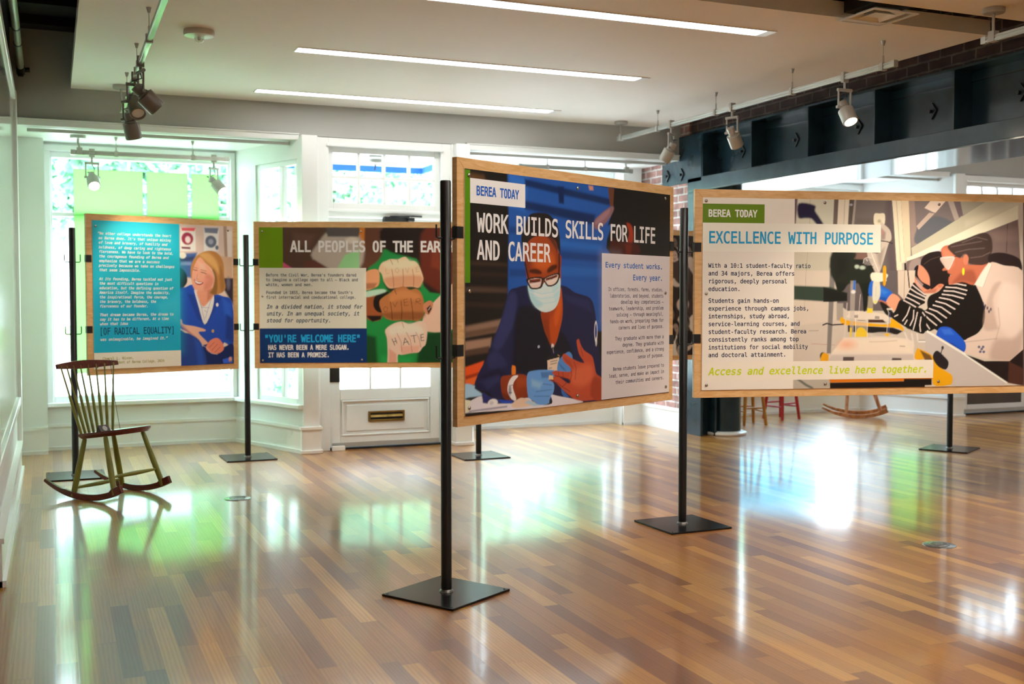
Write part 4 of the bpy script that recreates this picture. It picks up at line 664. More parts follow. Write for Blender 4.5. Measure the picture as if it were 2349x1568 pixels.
  ('t','first interracial and coeducational college.','1d2c44',0.35,0,99.9,571.9,832.5,23.6),
  ('t','In a divided nation, it stood for','16324a',0.6,1,100.7,490.7,880.8,31.2),
  ('t','unity. In an unequal society, it','16324a',0.6,1,100.2,434.6,857.6,31.2),
  ('t','stood for opportunity.','16324a',0.6,1,99.7,378.2,624.8,31.2),
  ('t','"YOU\'RE WELCOME HERE"','1a93cf',0.8,0,81.7,216.0,868.6,58.0),
  ('t','HAS NEVER BEEN A MERE SLOGAN.','dcdcd8',1.2,0,111.4,153.0,774.6,38.2),
  ('t','IT HAS BEEN A PROMISE.','dcdcd8',1.2,0,112.3,91.2,612.3,38.2),
  ('s',69,1120),
  ('s',875,1122),
  ('s',70,591),
  ('s',69,66),
  ('s',877,68),
 ],
 3: [
  ('p','16120f',0,1.0,0,[38,1154,1712,1138,1725,-150,35,-1]),
  ('p','1b4a94',8,1,0,[337,1168,1706,1140,1710,792,1080,804,1082,533,1088,406,333,423,345,912]),
  ('p','2a68bd',20,0.7,2,[345,1158,487,1144,462,992,349,1006]),
  ('p','0c2350',10,1.0,2,[462,1142,1158,1094,1148,1059,462,1108]),
  ('p','0c2350',12,1.0,2,[462,1039,1021,1005,1012,951,462,1000]),
  ('p','0a1d48',8,1.0,2,[713,1127,762,1128,762,1043,722,1045]),
  ('p','2463b3',14,0.6,2,[731,865,1080,850,1080,822,731,832]),
  ('p','0f2f68',12,0.8,2,[731,810,1081,799,1081,764,732,772]),
  ('p','0f2f68',12,0.8,2,[349,912,454,910,454,881,349,881]),
  ('p','2463b3',14,0.5,2,[741,734,1081,730,1081,689,741,690]),
  ('p','103068',12,0.7,2,[349,715,479,712,479,680,349,679]),
  ('p','c98a5a',6,0.8,2,[964,1149,1002,1149,1006,1129,973,1127]),
  ('p','60401f',16,0.8,2,[83,1136,171,1133,179,1116,82,1111]),
  ('p','3a2a20',10,0.7,2,[83,745,333,741,333,725,83,725]),
  ('p','2a1d17',10,0.8,2,[82,700,333,694,333,673,82,675]),
  ('p','33241c',10,0.8,2,[82,635,333,631,333,605,82,604]),
  ('p','4c3a30',10,0.7,2,[46,627,333,619,333,603,46,607]),
  ('p','2b1f18',10,1.0,2,[46,562,317,554,301,531,45,537]),
  ('p','7c6352',10,1.0,2,[45,450,293,479,270,422,45,402]),
  ('p','5d4637',8,1.0,2,[45,427,270,448,258,423,45,402]),
  ('p','8d705c',9,1.0,2,[45,382,223,395,216,352,45,340]),
  ('p','4a362b',8,1.0,2,[45,342,208,357,200,327,45,317]),
  ('p','d04a1c',6,1.0,2,[45,267,170,290,155,227,45,210]),
  ('p','8a2d10',6,1.0,2,[45,227,147,242,140,222,45,210]),
  ('p','dd5a20',6,1.0,2,[45,210,132,225,118,184,45,188]),
  ('p','0e0d0e',5,1,1,[1187,1151,1712,1147,1715,805,1159,807,1158,952,1134,957,1173,1034]),
  ('p','5a3320',4,1.0,2,[1132,1153,1189,1150,1180,1058,1153,1056]),
  ('p','75545a',6,1.0,2,[1168,1057,1070,1011,1012,970,1031,930,1119,970,1183,1035]),
  ('p','94737a',8,0.6,2,[1148,1041,1070,1005,1022,968,1041,958,1128,1003]),
  ('p','8a2a12',7,1.0,2,[1302,976,1347,967,1365,926,1358,872,1311,871,1326,925]),
  ('p','3a130c',10,1.0,2,[1169,894,1209,878,1406,868,1411,811,1169,810]),
  ('p','6a1f10',12,0.7,2,[1291,864,1353,866,1343,812,1301,811]),
  ('p','171a3c',3,1,2,[345,606,405,627,487,638,745,641,854,605,980,577,1024,503,1054,329,1081,212,1082,47,632,78,285,108,200,145,110,171,132,233,193,306,223,367,258,423,301,499]),
  ('p','2b315f',16,0.8,2,[353,598,401,588,385,467,286,344,231,356,262,422,305,499]),
  ('p','0c0c13',20,0.9,2,[413,530,571,512,662,342,632,218,397,230,381,372]),
  ('p','0d0d16',14,0.9,2,[728,412,791,371,846,280,773,305,667,320,702,352]),
  ('p','262c58',16,0.7,2,[763,594,966,566,995,509,790,560]),
  ('p','262c58',14,0.7,2,[200,306,258,330,333,269,270,252,208,255]),
  ('p','0e1028',12,0.7,2,[140,217,270,252,333,217,208,213]),
  ('p','2b315f',14,0.5,2,[147,196,270,220,293,198,200,157]),
  ('p','a2400f',3,1.0,2,[584,515,666,512,729,621,747,605,753,494,724,406,697,352,668,341,632,387,606,431]),
  ('p','6f2408',10,0.8,2,[584,515,640,515,649,430,658,348,632,387,606,431]),
  ('p','c2571c',14,0.6,2,[706,583,741,577,737,505,701,440,684,490]),
  ('p','8a300b',12,0.7,2,[597,515,666,512,697,561,706,528,658,479,601,474]),
  ('e','d5d3da',2,1.0,1031,405,14,55),
  ('e','27407e',2,1.0,1031,405,9,41),
  ('e','d5d3da',3,0.8,1034,353,8,23),
  ('e','9aa0b0',1,1.0,566,342,9,7),
  ('e','1a1d33',2,1.0,793,368,7,6),
  ('p','e8701c',2,1,1,[367,257,381,259,394,251,392,212,368,212]),
  ('l','8d8482',5,1.0,2,[667,353,675,336,682,309]),
  ('e','c9c2c0',3,0.9,674,342,11,11),
  ('e','3a3434',2,1.0,675,333,5,5),
  ('p','17151a',0,1.0,0,[630,293,769,312,775,283,632,272]),
  ('p','c9b6a2',0,1.0,0,[632,273,728,285,715,218,635,224]),
  ('l','b99a5a',4,1.0,2,[715,296,728,290]),
  ('l','463c3a',4,0.8,2,[658,265,711,270]),
  ('l','463c3a',4,0.8,2,[658,253,706,257]),
  ('l','837468',5,0.8,2,[645,233,667,235]),
  ('p','1b1412',4,1.0,2,[442,817,436,869,461,918,491,970,545,987,630,987,678,965,711,930,729,876,734,789,714,821,657,873,545,869,491,845,462,781]),
  ('p','8c3812',4,1.0,2,[462,760,458,807,491,848,545,874,631,878,696,856,718,810,732,789,743,775,738,723,729,629,631,607,495,649,472,696]),
  ('p','b8561f',26,0.75,2,[529,783,596,817,674,787,683,733,597,715,537,729]),
  ('p','5f210a',16,0.7,2,[462,760,487,813,504,761,495,675,472,696]),
  ('p','6f290c',14,0.6,2,[701,804,729,788,729,712,705,717]),
  ('p','2a1a14',10,0.8,2,[554,890,631,872,683,831,709,804,709,837,665,879,596,903]),
  ('p','7a2c10',2,1.0,2,[727,791,743,783,738,725,725,728]),
  ('p','2a0f07',7,0.9,2,[500,713,546,718,584,706,580,693,504,698]),
  ('p','2a0f07',7,0.9,2,[631,715,666,738,705,741,701,722,640,700]),
  ('l','17100d',9,1.0,2,[462,749,475,707,489,669]),
  ('l','17100d',9,1.0,2,[724,794,725,739,722,699]),
  ('p','b9d8da',2,1.0,2,[483,637,512,621,580,627,604,650,618,653,640,635,692,643,726,676,736,657,729,585,703,536,659,514,601,510,546,531,504,574]),
  ('p','8fbcc4',14,0.8,2,[486,633,521,617,537,585,597,547,546,534,504,574]),
  ('p','9cc6cc',12,0.6,2,[666,629,727,662,729,591,701,547]),
  ('l','9cc4ca',5,0.7,2,[512,612,588,598,683,607,723,629]),
  ('l','9cc4ca',5,0.7,2,[512,588,588,574,684,582,723,604]),
  ('l','9cc4ca',5,0.7,2,[512,563,588,549,684,558,723,580]),
  ('l','dbeaea',6,0.6,2,[504,606,588,588,683,601,728,626]),
  ('p','17110f',1,1,1,[477,670,588,679,595,640,573,623,511,620,486,641]),
  ('p','17110f',1,1,1,[608,676,722,702,722,666,694,642,640,633,612,653]),
  ('l','17110f',9,1.0,2,[584,666,601,672,614,667]),
  ('p','c9b0a6',1,1,1,[492,665,580,673,582,643,564,629,517,627,497,643]),
  ('p','6b2c17',3,1,1,[492,665,580,673,581,657,497,648]),
  ('l','2a100a',5,1.0,2,[504,659,537,655,567,662]),
  ('l','efe3de',4,0.8,2,[502,641,571,648]),
  ('p','d2b9ae',1,1,1,[618,673,711,694,711,668,687,648,645,640,622,655]),
  ('p','70301a',3,1,1,[618,673,711,694,710,681,621,661]),
  ('l','2a100a',5,1.0,2,[631,671,666,672,696,684]),
  ('l','efe3de',4,0.8,2,[631,653,701,668]),
  ('p','7c2f12',3,1.0,2,[289,204,333,215,479,205,492,100,397,93,317,107,292,146]),
  ('p','9c4420',16,0.6,2,[397,203,479,196,483,156,405,155]),
  ('p','511c09',10,0.7,2,[301,135,397,103,488,107,397,92,317,106]),
  ('p','d3ceca',2,1.0,2,[373,209,413,209,383,183,375,152,399,98,367,100,337,138,342,180]),
  ('e','4a4a6a',5,0.7,353,143,11,24),
  ('l','8d8690',4,1.0,2,[345,164,373,168]),
  ('l','30304a',4,1.0,2,[345,133,365,132]),
  ('p','4a7dbb',3,1.0,2,[728,274,773,300,809,308,835,278,819,208,720,212,713,247]),
  ('l','2f5a96',5,0.8,2,[724,257,746,229]),
  ('l','2f5a96',5,0.8,2,[740,245,763,220]),
  ('l','2f5a96',5,0.8,2,[756,234,779,211]),
  ('p','2c5aa3',3,1.0,2,[742,132,810,80,765,82,745,106]),
  ('p','5a8cc8',2,1.0,2,[478,207,529,228,684,222,689,193,658,178,685,154,682,116,651,80,643,61,572,57,521,83,486,102]),
  ('p','34609f',6,0.8,2,[580,218,686,217,677,187,589,189]),
  ('p','86b2e2',14,0.7,2,[513,186,598,165,572,139,513,154]),
  ('l','3a66a6',5,0.7,2,[546,125,667,128]),
  ('l','3a66a6',5,0.7,2,[530,104,650,96]),
  ('l','3a66a6',5,0.7,2,[598,160,667,150]),
  ('p','a8442b',3,1,1,[868,355,875,368,888,368,903,340,932,311,998,279,1018,238,1037,186,1086,154,1087,54,997,54,884,59,819,85,765,116,702,159,677,177,683,188,711,193,801,150,810,169,689,197,684,218,810,208,821,225,764,261,752,288,773,300,846,268,932,247,888,295]),
  ('p','c2603f',24,0.7,2,[837,213,977,240,1006,170,921,129,828,152]),
  ('p','7d2c1a',16,0.7,2,[1016,169,1084,148,1085,55,997,57,987,114]),
  ('p','8a3420',10,0.7,2,[764,283,819,259,837,224,782,260]),
  ('l','571a0e',4,0.75,2,[686,196,756,184,810,169]),
  ('l','571a0e',4,0.75,2,[702,162,765,130,815,108]),
  ('l','571a0e',4,0.75,2,[819,225,828,191,810,153]),
  ('l','571a0e',4,0.75,2,[846,257,865,223,856,167]),
  ('l','571a0e',4,0.75,2,[720,213,724,193]),
  ('l','571a0e',4,0.75,2,[755,209,760,183]),
  ('l','571a0e',4,0.75,2,[901,329,920,283]),
  ('l','571a0e',4,0.75,2,[756,139,787,154]),
  ('p','d8b68c',2,1,1,[645,200,676,196,681,177,642,178]),
  ('p','7a2c1a',3,1.0,2,[658,178,684,174,685,163,641,176]),
  ('p','c7c4cf',2,1,1,[39,95,162,132,270,99,397,92,488,99,547,63,667,58,663,101,720,92,889,60,903,45,641,42,72,60,36,55]),
  ('p','8fb3cd',5,1.0,2,[42,190,106,181,111,166,162,134,72,130,42,131]),
  ('p','6c6c80',4,0.8,2,[72,70,333,73,333,65,72,62]),
  ('p','22275f',4,1.0,2,[162,147,223,120,333,97,373,96,373,82,185,94,162,111]),
  ('p','1f3fa0',3,1.0,2,[270,105,365,95,365,81,301,87]),
  ('p','d8cdb4',3,1.0,2,[39,122,80,115,76,69,37,60]),
  ('p','c9b29c',3,1.0,2,[373,81,430,103,488,90,542,67,446,57,373,62]),
  ('p','9fb9d6',4,1.0,2,[488,91,572,57,530,56,463,77]),
  ('e','d8d5d8',3,1.0,232,94,34,18),
  ('e','a9a6b2',4,0.7,223,93,14,9),
  ('p','a5422a',6,1.0,2,[824,87,893,91,997,67,997,53,884,59]),
  ('r','c4c1c4',0.94,1081,48,1731,810),
  ('p','b3aeb4',60,0.35,1,[1079,799,1230,800,1191,486,1092,452]),
  ('r','4b7a06',1.0,30,646,80,1151),
  ('r','cfcdce',1.0,80,1005,464,1116),
  ('t','BEREA TODAY','1450a8',1.2,0,120.1,1042.5,417.2,41.0),
  ('t','WORK BUILDS SKILLS FOR LIFE','dedcd8',0.35,0,124.3,878.1,1581.3,84.3),
  ('t','AND CAREER','dedcd8',0.35,0,124.0,753.2,655.2,86.0),
  ('t','Every student works.','1d5aa8',0.5,0,1110.3,737.2,1655.5,27.2),
  ('t','Every year.','1d5aa8',0.5,0,1362.9,673.3,1656.1,29.3),
  ('t','In offices, forests, farms, studios,','26264a',0,0,1138.6,614.6,1661.2,18.6),
  ('t','laboratories, and beyond, students','26264a',0,0,1152.8,579.7,1663.8,19.2),
  ('t','develop key competencies –','26264a',0,0,1251.9,546.7,1664.2,20.1),
  ('t','teamwork, leadership, and problem','26264a',0,0,1143.2,512.9,1664.5,18.6),
  ('t','solving – through meaningful,','26264a',0,0,1211.6,479.3,1664.8,18.8),
  ('t','hands-on work, preparing them for','26264a',0,0,1154.6,445.0,1666.3,18.7),
  ('t','careers and lives of purpose.','26264a',0,0,1232.4,410.7,1666.7,18.9),
  ('t','They graduate with more than a','26264a',0,0,1200.3,353.2,1669.5,18.8),
  ('t','degree. They graduate with','26264a',0,0,1268.8,318.4,1669.8,19.0),
  ('t','experience, confidence, and a strong','26264a',0,0,1124.7,284.4,1671.3,18.7),
  ('t','sense of purpose.','26264a',0,0,1412.8,249.6,1671.7,18.8),
  ('t','Berea students leave prepared to','26264a',0,0,1183.2,193.5,1673.4,18.2),
  ('t','lead, serve, and make an impact in','26264a',0,0,1145.3,158.2,1673.7,18.2),
  ('t','their communities and careers.','26264a',0,0,1205.8,123.0,1674.1,18.3),
  ('s',71,82),
  ('s',875,83),
  ('s',1690,79),
  ('s',71,1127),
  ('s',872,1129),
  ('s',1674,1132),
  ('s',73,608),
  ('s',1681,605),
 ],
 4: [
  ('p','b2aa9e',0,1.0,0,[34,1164,3448,1193,3484,-36,42,43]),
  ('p','5f4d55',6,1,0,[599,1161,626,1160,621,1009,600,1009]),
  ('p','b6b6a6',6,1,0,[625,1162,852,1164,847,1004,612,1001]),
  ('l','8b8b7d',2,1.0,2,[702,1161,699,1010]),
  ('p','1d1a35',8,1,1,[630,1129,729,1120,733,1087,758,1052,788,1003,751,1003,712,1040,674,1044,629,1048]),
  ('p','a9a595',6,1,0,[602,845,840,847,830,677,604,677]),
  ('l','87877b',2,1.0,2,[689,844,680,688]),
  ('p','5d534e',3,1,0,[852,1165,880,1166,873,1004,846,1004]),
  ('p','bfb8a8',3,1,0,[880,1166,948,1167,940,1005,873,1004]),
  ('l','8a8378',3,1.0,2,[919,1165,914,1012]),
  ('p','4a443f',3,1,0,[948,1167,984,1167,965,1005,940,1005]),
  ('p','8a827c',3,1,0,[979,1167,991,1167,977,1005,965,1005]),
  ('e','9a93a0',3,0.8,958,1126,11,7),
  ('p','5f5856',4,1,0,[991,1167,1219,1168,1261,678,987,678,977,1005]),
  ('p','4c4147',26,0.8,2,[1189,1167,1219,1166,1243,909,1257,689,1207,689,1174,1008]),
  ('p','514a43',20,0.7,2,[999,1045,1106,1040,1106,1015,989,1014]),
  ('p','6b524a',8,1.0,2,[988,847,1066,845,1067,780,982,781]),
  ('p','cdc2ab',2,1,0,[1217,1169,1276,1168,1307,794,1286,783,1295,678,1261,678,1233,1021]),
  ('l','a2957f',4,1.0,2,[1246,1160,1279,794]),
  ('l','a2957f',3,1.0,2,[1277,1160,1301,850]),
  ('p','c7b89e',2,1,0,[1276,1170,1324,1169,1350,879,1345,842,1307,793]),
  ('p','2a1d1a',3,1,0,[1302,784,1316,788,1325,678,1307,678]),
  ('p','8d7a72',3,1,0,[1316,789,1338,798,1343,678,1325,678]),
  ('p','b2a0a0',3,1,0,[1338,798,1398,825,1403,775,1371,761,1365,679,1343,678]),
  ('p','6d6566',3,1,0,[1326,1164,2041,1169,2044,1047,1588,884,1345,816]),
  ('p','8b7a74',4,1,0,[1326,1162,1362,1163,1384,899,1348,882]),
  ('p','565a62',8,1.0,2,[1380,982,1494,1066,1617,1030,1613,1009,1388,898]),
  ('p','d0bcb0',2,1,0,[1428,1114,1474,1165,1574,1166,1500,1086,1483,1090]),
  ('p','ab9c92',2,1,0,[1378,1005,1459,1086,1495,1082,1393,984]),
  ('p','9d958f',2,1,0,[1575,1166,1614,1165,1677,1068,1626,1041]),
  ('p','665a60',2,1,0,[1613,1165,1659,1164,1681,1075,1654,1058]),
  ('p','908e82',2,1,0,[1659,1164,1857,1165,1681,1073]),
  ('p','6a5b58',4,1,0,[2044,1060,2071,745,2071,720,1319,717,1318,804,1533,867]),
  ('l','3a2e2d',4,1.0,2,[1975,1034,1972,854]),
  ('p','82706a',20,0.5,2,[1860,970,2045,1006,2056,922,1898,920]),
  ('p','8d7f7c',8,0.9,2,[1336,783,1399,817,1409,767,1369,734,1356,659,1338,651]),
  ('p','aaa895',2,1,0,[1847,1168,2043,1168,2045,1089,1354,816,1347,876,1388,899]),
  ('p','d2cab6',3,1,0,[2042,1138,2046,1054,1533,867,1318,796,1318,816,1352,829]),
  ('p','bfbba6',20,0.5,2,[2042,1165,2045,1106,1695,1002,1694,1043]),
  ('e','c9c2c4',4,0.8,1511,859,33,12),
  ('p','1d1413',3,1.0,2,[1408,784,1426,825,1470,850,1538,856,1551,818,1601,718,1593,658,1510,633,1474,624,1464,701,1427,742]),
  ('l','54433d',4,0.8,2,[1431,780,1471,807,1530,826]),
  ('p','c27e64',4,1.0,2,[1373,742,1404,774,1445,742,1468,697,1476,628,1530,661,1562,651,1506,610,1422,608,1384,641,1365,667]),
  ('p','8f5442',8,0.7,2,[1420,608,1465,626,1519,635,1506,608]),
  ('p','16151a',2,1.0,2,[1367,734,1374,763,1395,771,1390,717,1419,676,1475,647,1451,628,1387,680]),
  ('p','a58d8a',5,0.7,2,[1379,705,1428,659,1411,626,1385,651]),
  ('e','b06a52',3,1.0,1537,650,15,10),
  ('p','15110f',3,1,1,[1701,674,1774,660,1834,526,1820,400,1716,323,1642,359,1505,391,1458,518,1466,585,1529,618,1591,672]),
  ('p','14110f',2,1,0,[1343,643,1374,669,1420,605,1449,593,1386,506,1268,535,1268,585]),
  ('p','14110f',3,1,1,[1591,676,1701,674,1722,626,1668,551,1595,476,1505,391,1424,371,1379,377,1315,410,1313,527,1377,506,1422,493,1502,551,1558,610]),
  ('l','bdb3b0',8,1,1,[1599,663,1646,663,1706,653]),
  ('l','bdb3b0',8,1,1,[1575,643,1646,639,1713,623]),
  ('l','bdb3b0',8,1,1,[1563,621,1629,618,1707,598]),
  ('l','bdb3b0',8,1,1,[1552,600,1620,593,1691,575]),
  ('l','bdb3b0',8,1,1,[1534,580,1602,568,1663,541]),
  ('l','bdb3b0',8,1,1,[1511,558,1575,543,1636,511]),
  ('l','bdb3b0',8,1,1,[1494,535,1548,522,1609,483]),
  ('l','bdb3b0',8,1,1,[1470,514,1521,497,1582,458]),
  ('l','bdb3b0',8,1,1,[1444,497,1495,476,1550,433]),
  ('l','bdb3b0',8,1,1,[1429,485,1468,451,1518,414]),
  ('l','bdb3b0',8,1,1,[1418,477,1441,435,1473,393]),
  ('l','bdb3b0',8,1,1,[1393,497,1391,435,1379,380]),
  ('l','bdb3b0',8,1,1,[1363,527,1355,468,1344,415]),
  ('l','bdb3b0',8,1,1,[1340,528,1327,493,1305,469]),
  ('l','bdb3b0',8,1,1,[1418,460,1420,410,1415,375]),
  ('l','bdb3b0',8,1,1,[1348,629,1384,609,1440,585]),
  ('l','bdb3b0',8,1,1,[1332,604,1375,585,1423,563]),
  ('l','bdb3b0',8,1,1,[1316,583,1358,568,1405,546]),
  ('l','bdb3b0',8,1,1,[1304,561,1340,547,1391,528]),
  ('p','a86048',4,1.0,2,[1544,876,1596,894,1652,851,1680,818,1698,835,1722,819,1717,785,1745,777,1869,786,1828,736,1765,658,1682,675,1601,658,1593,700,1610,716,1587,728,1581,743,1555,741,1552,751,1567,768,1548,818]),
  ('p','c47c62',16,0.6,2,[1553,867,1606,851,1626,785,1590,751,1561,818]),
  ('p','7d3f2e',16,0.7,2,[1681,735,1754,744,1774,668,1691,677,1619,668]),
  ('l','5a2a22',4,1.0,2,[1590,725,1610,716]),
  ('p','3a2d2a',4,1.0,2,[1586,891,1696,931,1814,971,1866,945,1878,870,1856,819,1856,793,1809,776,1726,785,1722,819,1705,842,1681,837,1663,817,1615,845]),
  ('l','7d716d',4,0.55,4,[1606,884,1706,902,1806,919]),
  ('l','7d716d',4,0.55,4,[1634,851,1715,869,1825,878]),
  ('l','7d716d',4,0.55,4,[1678,910,1769,944,1843,928]),
  ('l','7d716d',4,0.55,4,[1735,819,1808,828,1863,853]),
  ('p','241a1a',4,1.0,2,[1852,832,1900,851,1974,847,2050,821,2074,787,2075,743,2031,752,1957,776,1864,784]),
  ('p','d0b2aa',3,0.75,2,[1537,819,1627,826,1618,791,1590,746,1558,774]),
  ('l','e6d8d4',3,0.8,2,[1537,817,1625,825,1616,791,1592,748]),
  ('l','2a2020',4,1.0,2,[1627,825,1680,833]),
  ('e','bd6f56',3,1.0,1703,808,17,30),
  ('e','e2c422',2,1.0,1688,737,8,22),
  ('p','bdaca2',3,1,1,[1855,788,1957,774,2075,745,2097,568,2102,288,2042,202,1968,190,1708,248,1698,317,1827,390,1834,517,1774,652,1763,660]),
  ('p','d2c4ba',3,1,1,[1855,792,1875,778,1819,642,1763,658]),
  ('l','8d7d74',3,0.7,2,[1875,778,1819,642]),
  ('p','a08a80',14,0.7,2,[1885,652,1940,669,1886,568,1917,416,1927,391,1834,387,1837,517]),
  ('p','cbbcb4',26,0.6,2,[1940,652,2024,661,2081,602,2085,399,2021,331,1926,433]),
  ('p','8f7a70',24,0.6,2,[1910,324,2021,331,2095,382,2061,212,1968,192,1875,214]),
  ('l','93817a',5,0.7,5,[1707,312,1836,324,1919,332]),
  ('l','93817a',5,0.6,6,[1924,517,1936,416,1910,324]),
  ('e','26253f',2,0.85,1822,543,6,10),
  ('e','26253f',2,0.85,1836,530,6,10),
  ('e','26253f',2,0.85,1851,517,6,10),
  ('e','26253f',2,0.85,1832,517,6,10),
  ('e','26253f',2,0.85,1862,496,6,10),
  ('e','26253f',2,0.85,1874,509,6,10),
  ('e','2a3a66',2,0.85,1800,282,9,8),
  ('e','2a3a66',2,0.85,1818,269,9,8),
  ('e','2a3a66',2,0.85,1832,252,9,8),
  ('e','2a3a66',2,0.85,1809,253,9,8),
  ('e','2a3a66',2,0.85,1827,282,9,8),
  ('p','1c4bb4',3,1.0,2,[1517,360,1541,401,1596,403,1642,376,1709,308,1701,252,1644,273,1561,316,1522,326]),
  ('p','0f2f80',8,0.7,2,[1542,326,1625,305,1699,258,1644,271]),
  ('p','3a6cd4',10,0.6,2,[1551,389,1605,392,1633,359,1569,359]),
  ('p','a9a3a0',3,1,0,[1307,381,1460,378,1690,249,1991,69,1971,48,1620,40,1619,108,1381,202,1309,211]),
  ('l','d2cbc4',14,1.0,2,[1460,377,1690,248,1985,67]),
  ('p','1d1413',3,1,0,[1713,237,1838,196,2005,194,2103,271,2107,42,1991,67]),
  ('p','40251e',5,1,0,[2001,192,2105,144,2107,42,1997,61]),
  ('p','4f4040',0,1.0,0,[2077,1182,2702,1192,2731,25,2100,34]),
  ('p','3a2d2c',30,0.6,2,[2228,1184,2416,1187,2442,29,2252,32]),
  ('p','6d5f5c',40,0.6,2,[2463,1188,2702,1192,2717,568,2478,568]),
  ('p','575052',4,1,0,[874,740,1366,742,1367,672,1309,565,1194,501,946,501,877,547]),
  ('p','b7ada0',4,1,0,[606,738,830,739,837,189,612,191]),
  ('l','8d8a7e',2,1.0,2,[681,739,672,520]),
  ('p','8d8780',5,1,0,[874,547,916,547,917,441,876,442]),
  ('p','b0a79c',6,1,0,[697,424,878,446,1306,398,1443,374,1446,183,612,191,610,411]),
  ('l','8d8278',5,0.8,2,[702,385,761,386]),
  ('l','a0605a',3,0.7,2,[718,309,865,301]),
  ('l','cdc6c2',10,0.6,4,[1312,370,1333,324]),
  ('l','cdc6c2',10,0.6,4,[1357,365,1368,309]),
  ('l','cdc6c2',10,0.6,4,[1392,365,1398,323]),
  ('l','8d8680',5,1.0,2,[1403,325,1444,325]),
  ('l','dedad4',7,1.0,2,[1403,316,1444,316]),
  ('p','b8ac9e',3,1,0,[1261,741,1374,742,1370,672,1306,565,1266,602]),
  ('l','8d8276',4,1.0,2,[1306,741,1304,570]),
  ('l','30231f',7,1.0,2,[1326,742,1338,640]),
  ('p','6e6a68',4,1,0,[830,739,864,740,842,251,816,251]),
  ('p','2c3a30',7,1,0,[605,650,836,642,940,607,940,563,837,555,606,568]),
  ('p','131613',4,1,0,[790,642,940,607,941,560,791,555]),
  ('p','141914',5,1,1,[864,785,1091,796,1095,685,1077,556,1048,491,1035,602,993,690,944,657,915,620,876,624]),
  ('p','1a1f18',9,1,1,[841,846,989,847,983,779,1092,750,1102,678,860,677]),
  ('p','0e100d',30,0.8,2,[862,824,949,825,936,743,874,710]),
  ('e','a6b5a6',6,0.9,1000,763,14,12),
  ('e','a6b5a6',6,0.9,1035,757,18,11),
  ('p','c9c3ae',3,1,1,[1106,1072,1139,1077,1173,1073,1168,1007,1110,1007]),
  ('e','8f8a68',8,0.8,1139,1032,11,10),
  ('p','b3aa9f',3,0.92,1,[1145,1015,1177,1008,1210,975,1218,926,1198,893,1146,729,1119,729,1063,847,1147,848]),
  ('p','7d6a66',8,0.85,2,[1149,994,1181,966,1178,925,1150,918]),
  ('p','c46a6a',10,0.4,2,[1154,978,1171,971,1160,955]),
  ('p','6d605c',14,0.6,2,[1123,836,1175,876,1152,760,1138,777]),
  ('l','d2cdc0',5,0.8,2,[1091,842,1138,737]),
  ('l','2a1d1d',6,1.0,2,[1151,916,1189,912,1225,901]),
  ('e','8d8784',3,0.5,1071,793,31,26),
  ('l','c9c4be',3,0.8,2,[1040,783,1045,809,1070,819,1091,813]),
  ('l','d9d6d0',4,0.8,2,[1059,806,1066,796]),
  ('l','2a1d1d',4,0.9,2,[975,778,1038,775,1102,765]),
  ('p','e09a12',3,1,1,[1168,756,1185,756,1188,708,1166,711]),
  ('p','d9d2bc',4,1,1,[1099,725,1189,722,1190,678,1096,678]),
  ('p','1d5cbc',4,1,1,[1085,671,1122,677,1147,658,1229,607,1190,553,1144,565,1079,592]),
  ('p','123f8c',8,0.7,2,[1143,589,1193,579,1186,556,1144,565]),
  ('p','3a7ad8',10,0.6,2,[1153,639,1203,612,1178,598,1153,612]),
  ('p','c98a6e',4,1,1,[1189,554,1229,603,1282,567,1250,504,1214,523]),
  ('p','9d5f48',4,1,1,[1144,568,1189,553,1194,542,1169,533,1149,552]),
  ('p','15120f',3,1,1,[1282,568,1334,533,1441,500,1443,372,1377,378,1296,416,1225,463,1250,504]),
  ('p','1a1512',4,1,1,[1149,554,1194,537,1245,476,1215,463,1180,490]),
  ('l','bdb3b0',8,1,1,[1343,524,1325,477,1298,442]),
  ('l','bdb3b0',8,1,1,[1369,504,1366,454,1346,414]),
  ('l','bdb3b0',8,1,1,[1392,491,1381,440,1367,389]),
  ('l','bdb3b0',8,1,1,[1416,463,1409,416,1414,378]),
  ('l','bdb3b0',8,1,1,[1426,491,1441,472]),
  ('l','bdb3b0',8,1,1,[1245,468,1265,477]),
  ('l','bdb3b0',8,1,1,[1326,445,1311,421]),
  ('p','14110f',2,1,0,[1365,672,1439,603,1440,547,1377,518,1301,555]),
  ('l','bdb3b0',8,1,1,[1358,656,1393,630,1439,598]),
  ('l','bdb3b0',8,1,1,[1345,633,1389,607,1440,584]),
  ('l','bdb3b0',8,1,1,[1331,607,1379,586,1440,563]),
  ('l','bdb3b0',8,1,1,[1319,582,1364,563,1405,542]),
  ('l','bdb3b0',8,1,1,[1304,563,1344,544,1380,524]),
  ('p','c2b8ac',3,1,1,[950,483,967,502,1181,482,1198,443,1175,443,956,459]),
  ('p','8d847e',2,1,0,[986,477,1011,477,1011,460,986,461]),
  ('p','8d847e',2,1,0,[1119,471,1147,469,1148,452,1118,454]),
  ('p','d9960f',3,1,1,[897,451,913,467,949,445,1196,421,1221,455,1255,440,1299,405,1301,381,1238,402,947,417,905,431]),
  ('p','1c1818',4,1,0,[947,417,1238,401,1299,380,1264,360,1072,372,948,377]),
  ('p','3a1d12',4,1,0,[1076,450,1170,449,1190,431,1076,433]),
  ('l','2a2524',8,1.0,2,[790,419,814,428,849,419,918,423]),
  ('l','b9b2aa',7,0.6,2,[941,547,926,349]),
  ('p','a59e96',4,0.55,0,[961,680,994,680,984,348,959,348]),
  ('p','2560b8',3,1,0,[981,680,993,680,991,625,977,625]),
  ('e','e4e2dc',4,0.9,979,614,14,11),
  ('l','c9c4bc',3,0.8,2,[1024,598,1016,483]),
